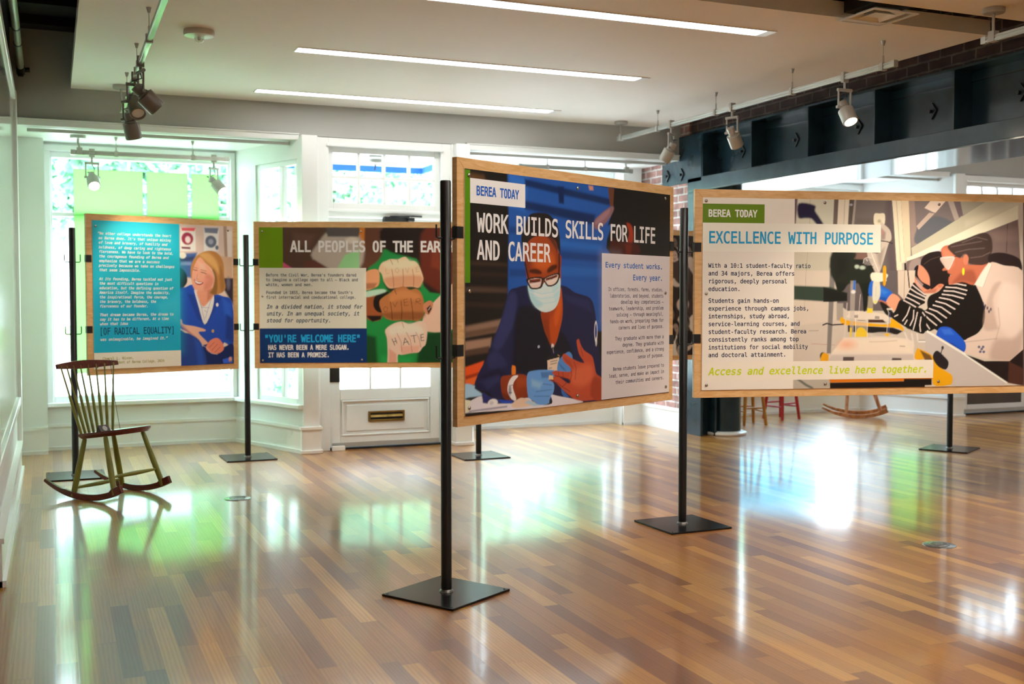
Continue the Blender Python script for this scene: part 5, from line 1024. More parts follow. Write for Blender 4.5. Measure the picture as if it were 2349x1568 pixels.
  ('p','d9b02a',3,1,0,[961,402,973,402,970,348,959,348]),
  ('p','b6ab9c',3,0.5,0,[996,455,1073,448,1071,348,995,348]),
  ('p','dcab1c',5,0.95,1,[995,362,1013,400,1046,400,1071,372,1071,348,995,348]),
  ('l','cfc8bc',3,1.0,2,[996,454,996,349]),
  ('l','cfc8bc',3,1.0,2,[1073,445,1071,348]),
  ('l','35302c',3,0.7,2,[1009,446,1058,443]),
  ('p','c9b62f',4,1,0,[1070,519,1105,516,1103,489,1067,489]),
  ('p','a8a08c',5,0.5,0,[1074,589,1108,589,1105,515,1070,519]),
  ('l','c9c4bc',3,0.9,2,[1197,515,1207,491,1196,371]),
  ('l','5a6ab0',4,0.6,2,[1215,491,1209,375]),
  ('e','c9c4bc',3,0.8,1214,512,19,6),
  ('e','b9b0a6',4,0.7,1164,358,73,17),
  ('e','8d857c',4,0.4,1164,361,60,10),
  ('p','dca01c',4,1,1,[1176,365,1214,368,1209,350,1199,348]),
  ('p','c4c2ac',4,0.92,1,[1108,681,1143,681,1152,602,1135,556,1119,541,1105,556,1101,602]),
  ('l','8d8b78',3,0.5,2,[1123,644,1123,584]),
  ('p','d9d0ba',4,1,1,[1096,727,1192,720,1188,693,1152,674,1096,683]),
  ('p','d98f10',3,1,1,[1167,759,1186,759,1185,662,1172,652,1168,672]),
  ('e','bcc02e',4,0.7,1121,554,11,7),
  ('p','c6bbae',6,1,1,[841,244,880,294,919,336,953,344,1332,334,1372,249,1376,193,821,198]),
  ('p','d0bead',10,0.9,1,[861,265,919,331,1323,324,1360,254]),
  ('e','cf8a66',30,0.7,944,303,44,23),
  ('l','8d7a6c',4,0.5,5,[1087,318,1172,318,1262,324]),
  ('l','6a5a50',5,0.7,4,[1283,291,1313,289]),
  ('p','aca39d',10,0.9,0,[841,243,1372,243,1376,193,822,198]),
  ('p','463c3a',4,1,0,[920,230,990,229,988,199,918,200]),
  ('p','463c3a',4,1,0,[1234,221,1292,219,1295,196,1228,197]),
  ('e','2a2520',5,1.0,790,235,17,23),
  ('p','c78f14',5,1,1,[794,254,821,249,829,235,820,201,778,203,780,231]),
  ('p','dd9410',4,1,1,[1383,210,1393,275,1409,273,1491,234,1554,157,1621,116,1627,72,1604,53,1500,59,1497,203]),
  ('p','4a3424',6,0.9,2,[1412,267,1480,235,1495,205,1445,206]),
  ('p','1f1b1f',3,1,1,[1501,243,1527,261,1573,225,1601,190,1584,148,1536,165,1501,208]),
  ('l','2a262a',6,1.0,2,[1549,242,1558,276]),
  ('e','2a262a',2,1.0,1560,279,8,11),
  ('p','9c978c',5,1,0,[611,100,838,97,839,37,611,40]),
  ('l','2c3a34',14,0.8,6,[637,102,687,67,726,48]),
  ('p','ba670f',5,1,0,[833,99,1447,104,1448,80,838,77]),
  ('p','16110e',3,1,0,[838,78,1448,81,1448,42,839,37]),
  ('p','16110e',3,1,0,[1311,103,1492,101,1492,55,1312,53]),
  ('p','ba670f',4,1,0,[1311,120,1499,117,1499,94,1311,95]),
  ('r','c9c5bd',1.0,10,12,606,1178),
  ('r','54720a',1.0,6,1011,420,1120),
  ('r','d4cbc0',0.97,8,846,1150,1011),
  ('r','cfc6ba',0.95,12,98,1500,207),
  ('t','BEREA TODAY','dfe0d6',1.2,0,77.5,1046.0,375.3,39.7),
  ('t','EXCELLENCE WITH PURPOSE','1b86b4',0.4,0,78.7,894.3,1102.7,66.9),
  ('t','With a 10:1 student-faculty ratio','0f2340',0.45,0,79.7,752.9,708.8,24.5),
  ('t','and 34 majors, Berea offers','0f2340',0.45,0,80.0,707.9,609.2,24.5),
  ('t','rigorous, deeply personal','0f2340',0.45,0,80.4,663.1,563.7,24.5),
  ('t','education.','0f2340',0.45,0,80.7,618.1,277.0,24.5),
  ('t','Students gain hands-on','0f2340',0.45,0,81.2,550.2,514.1,24.5),
  ('t','experience through campus jobs,','0f2340',0.45,0,81.5,505.2,702.8,24.6),
  ('t','internships, study abroad,','0f2340',0.45,0,81.9,460.4,582.5,24.6),
  ('t','service-learning courses, and','0f2340',0.45,0,82.2,415.4,645.8,24.6),
  ('t','student-faculty research. Berea','0f2340',0.45,0,82.5,370.3,686.6,24.6),
  ('t','consistently ranks among top','0f2340',0.45,0,82.9,325.4,639.9,24.6),
  ('t','institutions for social mobility','0f2340',0.45,0,83.2,280.2,697.5,24.6),
  ('t','and doctoral attainment.','0f2340',0.45,0,83.5,235.7,562.3,24.6),
  ('t','Access and excellence live here together.','a6b80c',0.7,1,84.3,132.2,1463.8,41.1),
  ('s',65,1135),
  ('s',793,1135),
  ('s',1522,1136),
  ('s',68,603),
  ('s',73,73),
  ('s',809,72),
  ('s',1535,76),
  ('s',2307,1138),
  ('s',2330,78),
 ],
}

# ------------------------------------------------------------------ ceiling fittings
for yc, w in ((8.93, 'nearest the street front'), (7.365, 'middle of the three over the panels'), (5.80, 'nearest the camera, running out of the picture')):
    t = thing('light_strip', 'long white recessed light strip in the ceiling, %s' % w, 'ceiling light', (2.82, yc, 2.965), 'recessed light strips')
    MB().box(1.53, 4.10, yc-.062, yc+.062, 2.9615, 2.967).build('diffuser', 'strip', t)
    m = MB(); m.box(1.52, 4.17, yc-.07, yc-.062, 2.960, 2.967); m.box(1.52, 4.17, yc+.062, yc+.07, 2.960, 2.967); m.box(1.52, 1.53, yc-.062, yc+.062, 2.960, 2.967); m.box(4.10, 4.17, yc-.062, yc+.062, 2.960, 2.967); m.build('trim_frame', 'trim', t)
for yc, w in ((3.9, 'first'), (2.3, 'second'), (.7, 'third'), (-.9, 'fourth'), (-2.5, 'fifth')):  # unseen strips added behind the camera to light the panel fronts
    t = thing('light_strip', 'added unseen recessed light strip in the ceiling behind the viewer, %s from the gap' % w, 'ceiling light', (2.82, yc, 2.965), 'added recessed light strips behind')
    MB().box(1.53, 4.10, yc-.062, yc+.062, 2.9615, 2.967).build('diffuser', 'strip_added', t)
for yc, w in ((7.6, 'first'), (5.2, 'second'), (2.4, 'third'), (-.6, 'fourth')):  # unseen strips added to brighten the walls of the far shop
    t = thing('light_strip', 'added unseen light strip under the ceiling of the far shop, %s from the street' % w, 'ceiling light', (9.6, yc, 3.3), 'added light strips in the far shop')
    MB().box(8.2, 11.2, yc-.07, yc+.07, 3.318, 3.33).build('diffuser', 'strip_added', t); MB().box(8.19, 11.21, yc-.08, yc+.08, 3.33, 3.40).build('housing', 'trim', t)
t = thing('strobe_dome', 'round off-white ceiling strobe with a small clear dome', 'ceiling strobe', (.87, 7.09, 2.965))
MB().lathe([(0, .092), (-.022, .095), (-.034, .088), (-.040, .060), (-.041, .03)], (.87, 7.09, 2.965), n=36).build('housing', 'globe', t, smooth=True)
MB().lathe([(-.04, .030), (-.055, .031), (-.068, .024), (-.075, .010), (-.076, .002)], (.87, 7.09, 2.965), n=24).build('lens_dome', 'clear', t, smooth=True)
MB().lathe([(-.04, .012), (-.062, .008)], (.87, 7.09, 2.965), n=12).build('flash_tube', 'lamp_off', t)
t = thing('air_diffuser', 'square white air diffuser in the dark gap between the ceiling panels', 'air vent', (4.46, 5.18, 2.95))
m = MB(); c = (4.46, 5.175)
def ring(m, h, w, z, dz):
    for sx, sy in ((1,0),(-1,0),(0,1),(0,-1)):
        if sx: m.obox((c[0]+sx*(h-w/2), c[1], z), (1,0,0), (0,1,0), (0,0,1), w/2, h, dz)
        else: m.obox((c[0], c[1]+sy*(h-w/2), z), (1,0,0), (0,1,0), (0,0,1), h-w, w/2, dz)
ring(m, .165, .022, 2.948, .003); m.build('frame', 'trim', t)
for h, z in ((.115, 2.956), (.075, 2.952)):
    m = MB(); m.add([(c[0]+sx*hh, c[1]+sy*hh, zz) for hh, zz in ((h, z), (h-.035, z+.03)) for sx, sy in ((-1,-1),(1,-1),(1,1),(-1,1))], [(0,1,5,4),(1,2,6,5),(2,3,7,6),(3,0,4,7)]); m.build('cone', 'trim', t)
MB().box(c[0]-.05, c[0]+.05, c[1]-.05, c[1]+.05, 2.962, 2.966).build('centre_plate', 'trim', t)
MB().box(c[0]-.14, c[0]+.14, c[1]-.12, c[1]+.12, 2.99, 3.35).build('duct_neck', 'dark', t)
t = thing('conduit', 'pale conduit pipe with a black end fitting under the dark ceiling at the upper left', 'pipe', (-.185, 9.3, 3.1))
MB().tube([(-.185, 9.33, 3.075), (-.187, 9.20, 3.12), (-.188, 8.7, 3.145), (-.188, 8.1, 3.16), (-.188, 7.4, 3.155), (-.188, 5.6, 3.155), (-.188, 2, 3.155)], .026, n=14).build('pipe', 'conduit', t, smooth=True)
m = MB().cyl((-.185, 9.40, 3.055), (-.185, 9.30, 3.085), .03); m.cyl((-.185, 9.36, 3.07), (-.12, 9.36, 3.075), .018); m.cyl((-.185, 9.36, 3.07), (-.185, 9.36, 3.02), .02); m.build('end_fitting', 'iron', t)
m = MB().cyl((-.188, 8.75, 3.144), (-.188, 8.72, 3.145), .029); m.cyl((-.188, 8.30, 3.156), (-.188, 8.27, 3.156), .029); m.build('band', 'iron', t)
m = MB()
for y in (8.73, 6.0, 3.0): m.box(-.205, -.171, y, y+.02, 3.15, 3.41)
m.build('strap', 'iron', t)

def track(name, label, p0, p1, hang, canopy, zc, r=.019, group='track light rails'):
    p0, p1 = Vector(p0), Vector(p1); t = thing(name, label, 'track', p0, group)
    d = (p1-p0).normalized(); s = d.cross(Vector((0,0,1))); c = (p0+p1)/2; h = (p1-p0).length/2
    m = MB(); m.obox(c, d, s, (0,0,1), h, .010, r); m.obox(c+Vector((0,0,r*.45)), d, s, (0,0,1), h, .016, .004); m.obox(c-Vector((0,0,r*.55)), d, s, (0,0,1), h, .016, .004)
    m.build('rail', 'track', t)
    for q in (p0, p1): MB().obox(q, d, s, (0,0,1), .018, .017, r+.002).build('end_cap', 'track', t)
    for k in hang:
        q = p0+d*k; m = MB(); m.cyl((q.x, q.y, q.z+.02), (q.x, q.y, zc-.03), .0022, n=6); m.lathe([(0, .007), (.03, .015)], (q.x, q.y, zc-.03), n=12); m.cyl((q.x, q.y, q.z), (q.x, q.y, q.z+.07), .006, n=8); m.obox((q.x, q.y, q.z), d, s, (0,0,1), .014, .02, r+.006)
        m.build('hanger', 'fixture', t, smooth=True)
    if canopy is not None:
        q = p0+d*canopy; MB().lathe([(0, .062), (-.022, .062), (-.028, .056)], (q.x-.01, q.y-.01, zc), n=28).build('canopy', 'fixture', t, smooth=True)
        m = MB().tube([(q.x-.01, q.y-.01, zc-.03), (q.x-.012, q.y-.01, (q.z+zc)/2+.01), (q.x, q.y, q.z+.04)], .009); m.obox((q.x, q.y, q.z+.01), d, s, (0,0,1), .022, .02, .03); m.build('feed', 'fixture', t, smooth=True)
    return t
track('track_rail', 'silver light rail hung along the brick wall above the dark beam', (4.95, 9.24, 2.81), (4.95, 5.58, 2.80), (.71, 1.63, 2.62, 3.56), .04, 2.965)
track('track_rail', 'short end of a second silver light rail at the upper right corner', (4.99, 4.88, 2.80), (4.99, 1.5, 2.80), (1.2, 2.6), .06, 2.965)
track('track_rail', 'silver light rail running towards the camera at the upper left', (.54, 9.17, 2.78), (.54, 4.2, 2.80), (.57, 1.57, 2.53, 4.3), .02, 2.965)
track('track_rail', 'pale light rail hung inside the left bay window', (.19, 9.85, 2.52), (1.43, 9.85, 2.52), (.335, .955), .05, 2.66)
track('track_rail', 'light rail in the middle bay mostly hidden behind the panel about work', (5.28, 9.62, 2.56), (4.1, 9.62, 2.56), (.5, .9), .05, 2.66)
CR = Vector((.9228, -.3853, 0)); CF = Vector((.3853, .9228, 0)); CZ = Vector((0, 0, 1))
def spot(label, q, stem, d, lit=False, s=1., group=None, mat='fixture', power=0):
    """track head clipped to the rail at q; d = aim of the can in (right, up, away) terms of the room's long view"""
    q = Vector(q); d = (CR*d[0]+CZ*d[1]+CF*d[2]).normalized()
    t = thing('spotlight', label, 'spotlight', q, group)
    ax = d.cross(CZ)
    if ax.length < .05: ax = CR.copy()
    ax.normalize()
    if ax.dot(CR) < 0: ax = -ax
    top = q-CZ*stem; piv = top-CZ*.115*s
    m = MB().obox(q, (0,1,0), (1,0,0), (0,0,1), .014, .022, .034); m.cyl(q-CZ*.03, top, .009*s, n=10); m.build('clip_stem', mat, t, smooth=True)
    w = .058*s; m = MB(); m.cyl(top-ax*w, top+ax*w, .011*s, n=12)
    for k in (-1, 1): m.cyl(top+ax*w*.85*k, piv+ax*w*.85*k, .0065*s, n=8); m.cyl(piv+ax*w*.55*k, piv+ax*w*1.1*k, .010*s, n=10)
    m.build('yoke', mat, t, smooth=True)
    c0 = piv-d*.045*s
    MB().lathe([(0, .022*s), (.004*s, .030*s), (.045*s, .030*s), (.047*s, .026*s), (.052*s, .026*s), (.054*s, .033*s), (.064*s, .036*s), (.070*s, .052*s), (.165*s, .052*s), (.172*s, .049*s), (.172*s, .042*s), (.160*s, .040*s)], c0, d, n=32, cap1=False).build('can', mat, t, smooth=True)
    MB().lathe([(.158*s, .0405*s), (.161*s, .038*s)], c0, d, n=24).build('lens', 'lamp_on' if lit else 'lamp_off', t)
    e = c0-d*.004; MB().tube([top-CZ*.01, top-CZ*.045+ax*.018, e-d*.03+ax*.025, e-d*.02-ax*.03, e-ax*.005], .0035, n=6).build('cable', 'cable', t, smooth=True)
    if power:
        ld = bpy.data.lights.new('spot_beam', 'SPOT'); ld.energy = power; ld.spot_size = math.radians(75); ld.spot_blend = .6; ld.color = (1, .86, .68); ld.shadow_soft_size = .03
        lo = bpy.data.objects.new('spot_beam', ld); COL.objects.link(lo); lo.location = c0+d*.18*s-q; lo.rotation_euler = d.to_track_quat('-Z', 'Y').to_euler(); lo.parent = t
    return t
g1 = 'track spotlights along the brick wall'
spot('grey track spotlight nearest the street front, tipped left in front of the beam end', (4.95, 8.30, 2.81), .085, (-.42, -.8, .30), group=g1)
spot('beige track spotlight second from the street front, tipped right over the dark beam', (4.95, 7.38, 2.81), .080, (.42, -.8, .42), group=g1)
spot('lit grey track spotlight glowing warm in front of the dark beam', (4.95, 6.05, 2.80), .085, (.20, -.85, -.50), True, group=g1, power=25)
g2 = 'track spotlights at the upper left'
M['fixture_shaded'] = pmat('shaded_grey_fixture', (.17, .155, .135), .36, metal=.3, var=.05)  # shade on the upper-left heads put into a darker copy of the fixture grey
spot('large dark track spotlight at the upper left, aimed down to the right', (.54, 7.30, 2.79), .062, (.60, -.66, .42), True, s=1.1, power=38, group=g2, mat='fixture_shaded')
spot('dark track spotlight hanging straight down below the large one at the upper left', (.54, 8.35, 2.785), .07, (.10, -.9, .30), True, s=1.1, power=24, group=g2, mat='fixture_shaded')
spot('track spotlight half hidden behind the large dark one at the upper left', (.54, 7.80, 2.785), .05, (.30, -.6, -.5), False, group=g2, mat='fixture_shaded')
g3 = 'spotlights inside the bay window'
spot('pale lit spotlight at the left end of the bay window rail', (.335, 9.85, 2.52), .085, (.35, -.6, -.60), True, group=g3, power=8)
spot('pale spotlight at the right end of the bay window rail, tipped right', (1.32, 9.85, 2.52), .085, (.55, -.55, -.25), True, group=g3, power=8)
spot('spotlight on the second rail outside the frame', (4.99, 3.6, 2.80), .085, (-.35, -.8, .45), True, group='track spotlights behind', power=60)

# ------------------------------------------------------------------ panel stands
def hook(z, a, sgn):
    d = Vector((math.cos(a), math.sin(a), 0))*sgn
    return MB().tube([d*.016+CZ*z, d*.050+CZ*z, d*.0565+CZ*(z+.004), d*.058+CZ*(z+.012), d*.058+CZ*(z+.058)], .0042, n=8)
def stand(loc, rz, aL, aR, label):
    t = thing('panel_stand', label, 'stand', (0,0,0), 'black panel stands')
    b = MB().box(-.203, .203, -.203, .203, 0, .011)
    R = Matrix.Rotation(rz, 3, 'Z'); b.map(lambda p: R @ p).build('base_plate', 'plate', t, bevel=.002)
    MB().lathe([(.011, .024), (1.832, .024), (1.836, .021)], (0,0,0), n=28).build('pole', 'black', t, smooth=True)
    MB().lathe([(.011, .032), (.016, .031), (.022, .025)], (0,0,0), n=20).build('weld_ring', 'weld', t, smooth=True)
    m = MB()
    for sx in (-1, 1):
        for sy in (-1, 1): m.cyl((sx*.185, sy*.185, .009), (sx*.185, sy*.185, .0125), .005, n=10)
    m.map(lambda p: R @ p).build('bolt_holes', 'dark', t)
    for z in (1.583, 1.053):
        hook(z, aL, -1).build('hook', 'black', t, smooth=True); hook(z, aR, 1).build('hook', 'black', t, smooth=True)
    t.location = loc; return t
A_, B_, C_, E_, F_, G_ = [Vector((*p, 0)) for p in ((.153, 8.755), (1.485, 9.155), (3.278, 8.555), (1.613, 4.624), (3.345, 5.470), (7.19, 7.36))]
PA, PB, PC, PE, PF = [Vector((*p, 0)) for p in ((.153, 8.755), (1.485, 9.215), (3.278, 8.575), (1.613, 4.624), (3.371, 5.504))]
D4 = Vector((2.035, -.46, 0)).normalized(); PH = PF+D4*2.56; PG = Vector((7.225, 7.389, 0))
ang = lambda a, b: math.atan2(b.y-a.y, b.x-a.x)
a1, a2, a3, a4 = ang(PA, PB), ang(PB, PC), ang(PE, PF), ang(PF, PH); a5 = math.radians(8.5)
stand(PA, 0, a1, a1, 'black pole stand behind the green rocking chair')
stand(PB, math.radians(1), a1, a2, 'black pole stand between the blue quote panel and the panel of fists')
stand(PC, math.radians(1), a2, a5, 'black pole stand whose foot shows under the front panel about work')
stand(PE, math.radians(31), a3, a3, 'nearest black pole stand, at the left edge of the front panel about work')
stand(PF, math.radians(2), a3, a4, 'black pole stand between the front panel and the wide laboratory panel')
stand(PG, math.radians(30), ang(Vector((6.045, 9.07, 0)), PG), a4, 'black pole stand whose foot shows under the wide laboratory panel')
stand(PH, math.radians(2), a4, a4, 'black pole stand beyond the right edge of the picture')

# ------------------------------------------------------------------ printed panels
GL = {c: [np.array(l, float).reshape(-1, 2) for l in s] for c, s in GLYPHS.items()}
def rounded(p, n):
    """closed curve through every point; four-sided shapes keep their corners"""
    if not n or len(p) < 5: return p
    a, b, c, d = np.roll(p, 1, 0), p, np.roll(p, -1, 0), np.roll(p, -2, 0)
    return np.stack([b+.5*((c-a)*t+(2*a-5*b+4*c-d)*t*t+(3*b-a-3*c+d)*t**3) for t in (0, .25, .5, .75)], 1).reshape(-1, 2)
def sdf_poly(X, Y, P):
    d = np.full(X.shape, 1e9); ins = np.zeros(X.shape, bool); n = len(P)
    for i in range(n):
        ax, ay = P[i]; bx, by = P[(i+1) % n]; ex, ey = bx-ax, by-ay
        wx, wy = X-ax, Y-ay; L = ex*ex+ey*ey
        t = np.clip((wx*ex+wy*ey)/max(L, 1e-9), 0, 1); d = np.minimum(d, (wx-ex*t)**2+(wy-ey*t)**2)
        c = ((ay > Y) != (by > Y)); 
        if ey: ins ^= c & (X < ex*(Y-ay)/ey+ax)
    return np.where(ins, 1, -1)*np.sqrt(d)
def sdf_line(X, Y, P, w):
    d = np.full(X.shape, 1e9)
    for i in range(len(P)-1):
        ax, ay = P[i]; ex, ey = P[i+1]-P[i]; wx, wy = X-ax, Y-ay
        t = np.clip((wx*ex+wy*ey)/max(ex*ex+ey*ey, 1e-9), 0, 1); d = np.minimum(d, (wx-ex*t)**2+(wy-ey*t)**2)
    return w/2-np.sqrt(d)
PRINT_GAIN = 1.45
def artcol(h): return np.minimum(np.array(lin(h))*PRINT_GAIN, .86)
M['sheet_edge'] = pmat('clear_sheet_edge', (.78, .76, .70), .3)
mt, nt, N, L, b = nodes('printed_sheet'); at = N.new('ShaderNodeAttribute'); at.attribute_name = 'print'; L.new(at.outputs['Color'], b.inputs['Base Color']); b.inputs['Roughness'].default_value = .32; b.inputs['Specular IOR Level'].default_value = .35
M['print'] = mt
INK = {}
def ink(h):
    if h not in INK: INK[h] = pmat('ink_'+h, tuple(artcol(h)), .4, var=.01, spec=.3)
    return INK[h]
def raster(ops, u0, u1, v0, v1, step):
    us = list(np.arange(u0, u1+.01, step)); vs = list(np.arange(v0, v1+.01, step))
    if us[-1] < u1: us.append(u1)
    if vs[-1] < v1: vs.append(v1)
    for o in ops:
        if o[0] == 'r':
            us += [o[3]-.15, o[3]+.15, o[5]-.15, o[5]+.15]; vs += [o[4]-.15, o[4]+.15, o[6]-.15, o[6]+.15]
    us = np.unique([u for u in us if u0 <= u <= u1]); vs = np.unique([v for v in vs if v0 <= v <= v1])
    Cb = np.zeros((len(vs), len(us), 3))
    for o in ops:
        k = o[0]
        if k in 'ts': continue
        c = artcol(o[1])
        if k == 'r':
            iu = (us > o[3]) & (us < o[5]); iv = (vs > o[4]) & (vs < o[6]); ix = np.ix_(iv, iu); Cb[ix] = Cb[ix]*(1-o[2])+c*o[2]; continue
        if k == 'p':
            b, a = max(o[2], step*.45), o[3]; P = rounded(np.array(o[5], float).reshape(-1, 2), o[4]); lo, hi = P.min(0)-b, P.max(0)+b
        elif k == 'l':
            b, a = max(o[4], step*.45), o[3]; P = np.array(o[5], float).reshape(-1, 2); lo, hi = P.min(0)-b-o[2], P.max(0)+b+o[2]
        else:
            b, a = max(o[2], step*.45), o[3]; lo, hi = np.array([o[4]-o[6]-b, o[5]-o[7]-b]), np.array([o[4]+o[6]+b, o[5]+o[7]+b])
        i0, i1 = np.searchsorted(us, lo[0]), np.searchsorted(us, hi[0]); j0, j1 = np.searchsorted(vs, lo[1]), np.searchsorted(vs, hi[1])
        if i1 <= i0 or j1 <= j0: continue
        X, Y = np.meshgrid(us[i0:i1], vs[j0:j1])
        if k == 'p': d = sdf_poly(X, Y, P)
        elif k == 'l': d = sdf_line(X, Y, P, max(o[2], step*.6))
        else:
            q = np.sqrt(((X-o[4])/max(o[6], 1))**2+((Y-o[5])/max(o[7], 1))**2); d = (1-q)*min(max(o[6], 1), max(o[7], 1))
        m_ = np.clip(.5+d/(2*b), 0, 1); m_ = (m_*m_*(3-2*m_)*a)[..., None]
        Cb[j0:j1, i0:i1] = Cb[j0:j1, i0:i1]*(1-m_)+c*m_
    return us, vs, Cb
def text_mesh(s, c, bold, it, u0, v, u1, cap):
    adv = (u1-u0)/len(s); k = cap/130.; kx = adv/107.5
    cu = bpy.data.curves.new('lettering', 'CURVE'); cu.dimensions = '2D'; cu.fill_mode = 'BOTH'; cu.resolution_u = 1
    for i, ch in enumerate(s):
        for lp in GL.get(ch, []):
            sp = cu.splines.new('POLY'); sp.points.add(len(lp)-1); sp.use_cyclic_u = True
            for p, (x, y) in zip(sp.points, lp): p.co = ((u0+i*adv+x*kx+(it and y*k*.2))/1000, (v+y*k)/1000, 0, 1)
    cu.offset = (min(bold, .8)*1.2+.55)*cap*.026/1000
    o = bpy.data.objects.new('lettering', cu); COL.objects.link(o)
    me = bpy.data.meshes.new_from_object(o.evaluated_get(bpy.context.evaluated_depsgraph_get()))
    vs = [tuple(p.co) for p in me.vertices]; fs = [tuple(p.vertices) for p in me.polygons]
    bpy.data.objects.remove(o); bpy.data.curves.remove(cu); bpy.data.meshes.remove(me); return vs, fs
def panel(P, Q, s0, width, ops, label, step, hooksides=(1, 1), screws=None):
    d = (Q-P).normalized(); n = Vector((d.y, -d.x, 0)); o0 = P+d*s0+CZ*.742
    H = 1.203; Wd = width
    t = thing('display_panel', label, 'display panel', o0, 'framed display panels')
    P3 = lambda u, v, w: o0+d*u+CZ*v+n*w
    def slab(mb, quad, w0, w1):
        vs = [P3(u, v, w0) for u, v in quad]+[P3(u, v, w1) for u, v in quad]; k = len(quad)
        mb.add(vs, [tuple(range(k-1,-1,-1)), tuple(range(k, 2*k))]+[(i, (i+1) % k, (i+1) % k+k, i+k) for i in range(k)])
    f = .055
    for quad in ([(0,0),(Wd,0),(Wd-f,f),(f,f)], [(0,H),(f,H-f),(Wd-f,H-f),(Wd,H)], [(0,0),(f,f),(f,H-f),(0,H)], [(Wd,0),(Wd,H),(Wd-f,H-f),(Wd-f,f)]):
        m = MB(); slab(m, quad, -.015, .015); m.build('frame_rail', 'maple', t, bevel=.0015)
    m = MB(); slab(m, [(f,f),(Wd-f,f),(Wd-f,H-f),(f,H-f)], -.006, .012); m.build('back_board', 'white', t)
    u0, u1, v0, v1 = .045, Wd-.045, .045, H-.048
    m = MB(); slab(m, [(u0,v0),(u1,v0),(u1,v1),(u0,v1)], .0155, .0205); sh = m.build('clear_sheet', 'sheet_edge', t)
    us, vs, Cb = raster(ops, u0*1000, u1*1000, v0*1000, v1*1000, step)
    nu, nv = len(us), len(vs); X, Y = np.meshgrid(us/1000, vs/1000)
    off = n*.0208; base_ = np.array(off); dd = np.array(d)
    V = X[..., None]*dd+Y[..., None]*np.array([0,0,1.])+base_
    idx = np.arange(nu*nv).reshape(nv, nu); Fq = np.stack([idx[:-1,:-1], idx[:-1,1:], idx[1:,1:], idx[1:,:-1]], -1).reshape(-1, 4)
    me = bpy.data.meshes.new('printed_sheet'); me.vertices.add(nu*nv); me.vertices.foreach_set('co', V.reshape(-1).astype('f'))
    me.loops.add(Fq.size); me.loops.foreach_set('vertex_index', Fq.reshape(-1).astype('i')); me.polygons.add(len(Fq)); me.polygons.foreach_set('loop_start', np.arange(0, Fq.size, 4, dtype='i'))
    me.update(); ca = me.attributes.new('print', 'FLOAT_COLOR', 'POINT'); ca.data.foreach_set('color', np.concatenate([Cb, np.ones((nv, nu, 1))], -1).reshape(-1).astype('f'))
    me.materials.append(M['print']); po = bpy.data.objects.new('printed_sheet', me); COL.objects.link(po); po.parent = t; ORG[po] = ORG[t]
    for o in ops:
        if o[0] == 't':
            vs_, fs_ = text_mesh(o[1], *[o[i] for i in (2, 3, 4, 5, 6, 7, 8)]); m = MB(); m.add([P3(x, y, .0213) for x, y, _ in vs_], fs_); m.build('lettering', ink(o[2]), po)
    for o in ops:
        if o[0] == 's': MB().lathe([(0, .0085), (.004, .0085), (.0065, .006), (.0072, .002)], P3(o[1]/1000, o[2]/1000, .0208), n, n=14).build('screw', 'screw', sh, smooth=True)
    for sx in (0, 1):
        for z in (1.612, 1.085):
            v = z-.742; m = MB(); e0, e1 = (-.004, .038) if sx == 0 else (Wd-.038, Wd+.004)
            slab(m, [(e0, v-.026), (e1, v-.026), (e1, v+.026), (e0, v+.026)], .0155, .0185)
            q0, q1 = (-.004, 0) if sx == 0 else (Wd, Wd+.004)
            slab(m, [(q0, v-.026), (q1, v-.026), (q1, v+.026), (q0, v+.026)], -.012, .0155)
            r = min(s0, .06)-.058; l0, l1 = (-r-.004, 0) if sx == 0 else (Wd, Wd+r+.004)
            slab(m, [(l0, v-.022), (l1, v-.022), (l1, v-.018), (l0, v-.018)], -.004, .004)
            m.build('bracket', 'black', t)
    return t
panel(PA, PB, .096, 1.229, ART[1], 'framed panel with a blue quote block and a smiling woman, behind the rocking chair', 4.0)
panel(PB, PC, .064, 1.776, ART[2], 'framed panel about all peoples of the earth with a photo of three stacked fists', 4.0)
panel(PE, PF, .057, 1.772, ART[3], 'front framed panel about work with a photo of a masked person in blue gloves', 3.6)
panel(PF, PH, .060, 2.44, ART[4], 'wide framed panel about excellence with a laboratory photo, at the right', 3.6)
# the far panel of old portraits, of which a strip shows between the two front panels
crowd = [('p', '2c2421', 0, 1, 0, [0, 0, 2600, 0, 2600, 1300, 0, 1300])]
rq = random.Random(21)
for k in range(150):
    u, v = rq.uniform(60, 2350), rq.uniform(80, 1130); s = rq.uniform(.8, 1.25); tone = rq.choice(('8f7d74', 'a8958a', '6d5a52', '5a4842', 'b7a79c'))
    crowd += [('e', rq.choice(('d0c4ba', '3b302d', '1a1514', 'b8aaa0')), 8, 1, u, v-120*s, 85*s, 75*s), ('e', '17110f', 6, 1, u, v+18*s, 48*s, 58*s), ('e', tone, 5, 1, u, v-6*s, 36*s, 50*s), ('e', '241a18', 4, .9, u-13*s, v+4*s, 7*s, 4*s), ('e', '241a18', 4, .9, u+13*s, v+4*s, 7*s, 4*s), ('e', '2c201c', 4, .8, u, v-30*s, 13*s, 4*s)]
panel(PC, PC+Vector((math.cos(a5), math.sin(a5), 0)), .06, 2.40, [tuple(int(x) if isinstance(x, float) and i > 3 else x for i, x in enumerate(o)) for o in crowd], 'far framed panel of old grey portraits, seen as a strip between the two front panels', 6.0)

PCOL = Vector((6.045, 9.07, 0))
plain = [('p', 'c9c5bd', 0, 1, 0, [0, 0, 2600, 0, 2600, 1300, 0, 1300]), ('r', '0a2d62', 1, 0, 0, 2600, 300), ('r', '5f8403', 1, 0, 900, 260, 1300)]
panel(PCOL, PG, .190, 1.80, plain, 'framed panel hidden behind the wide laboratory panel, hung from the round column', 12.0)

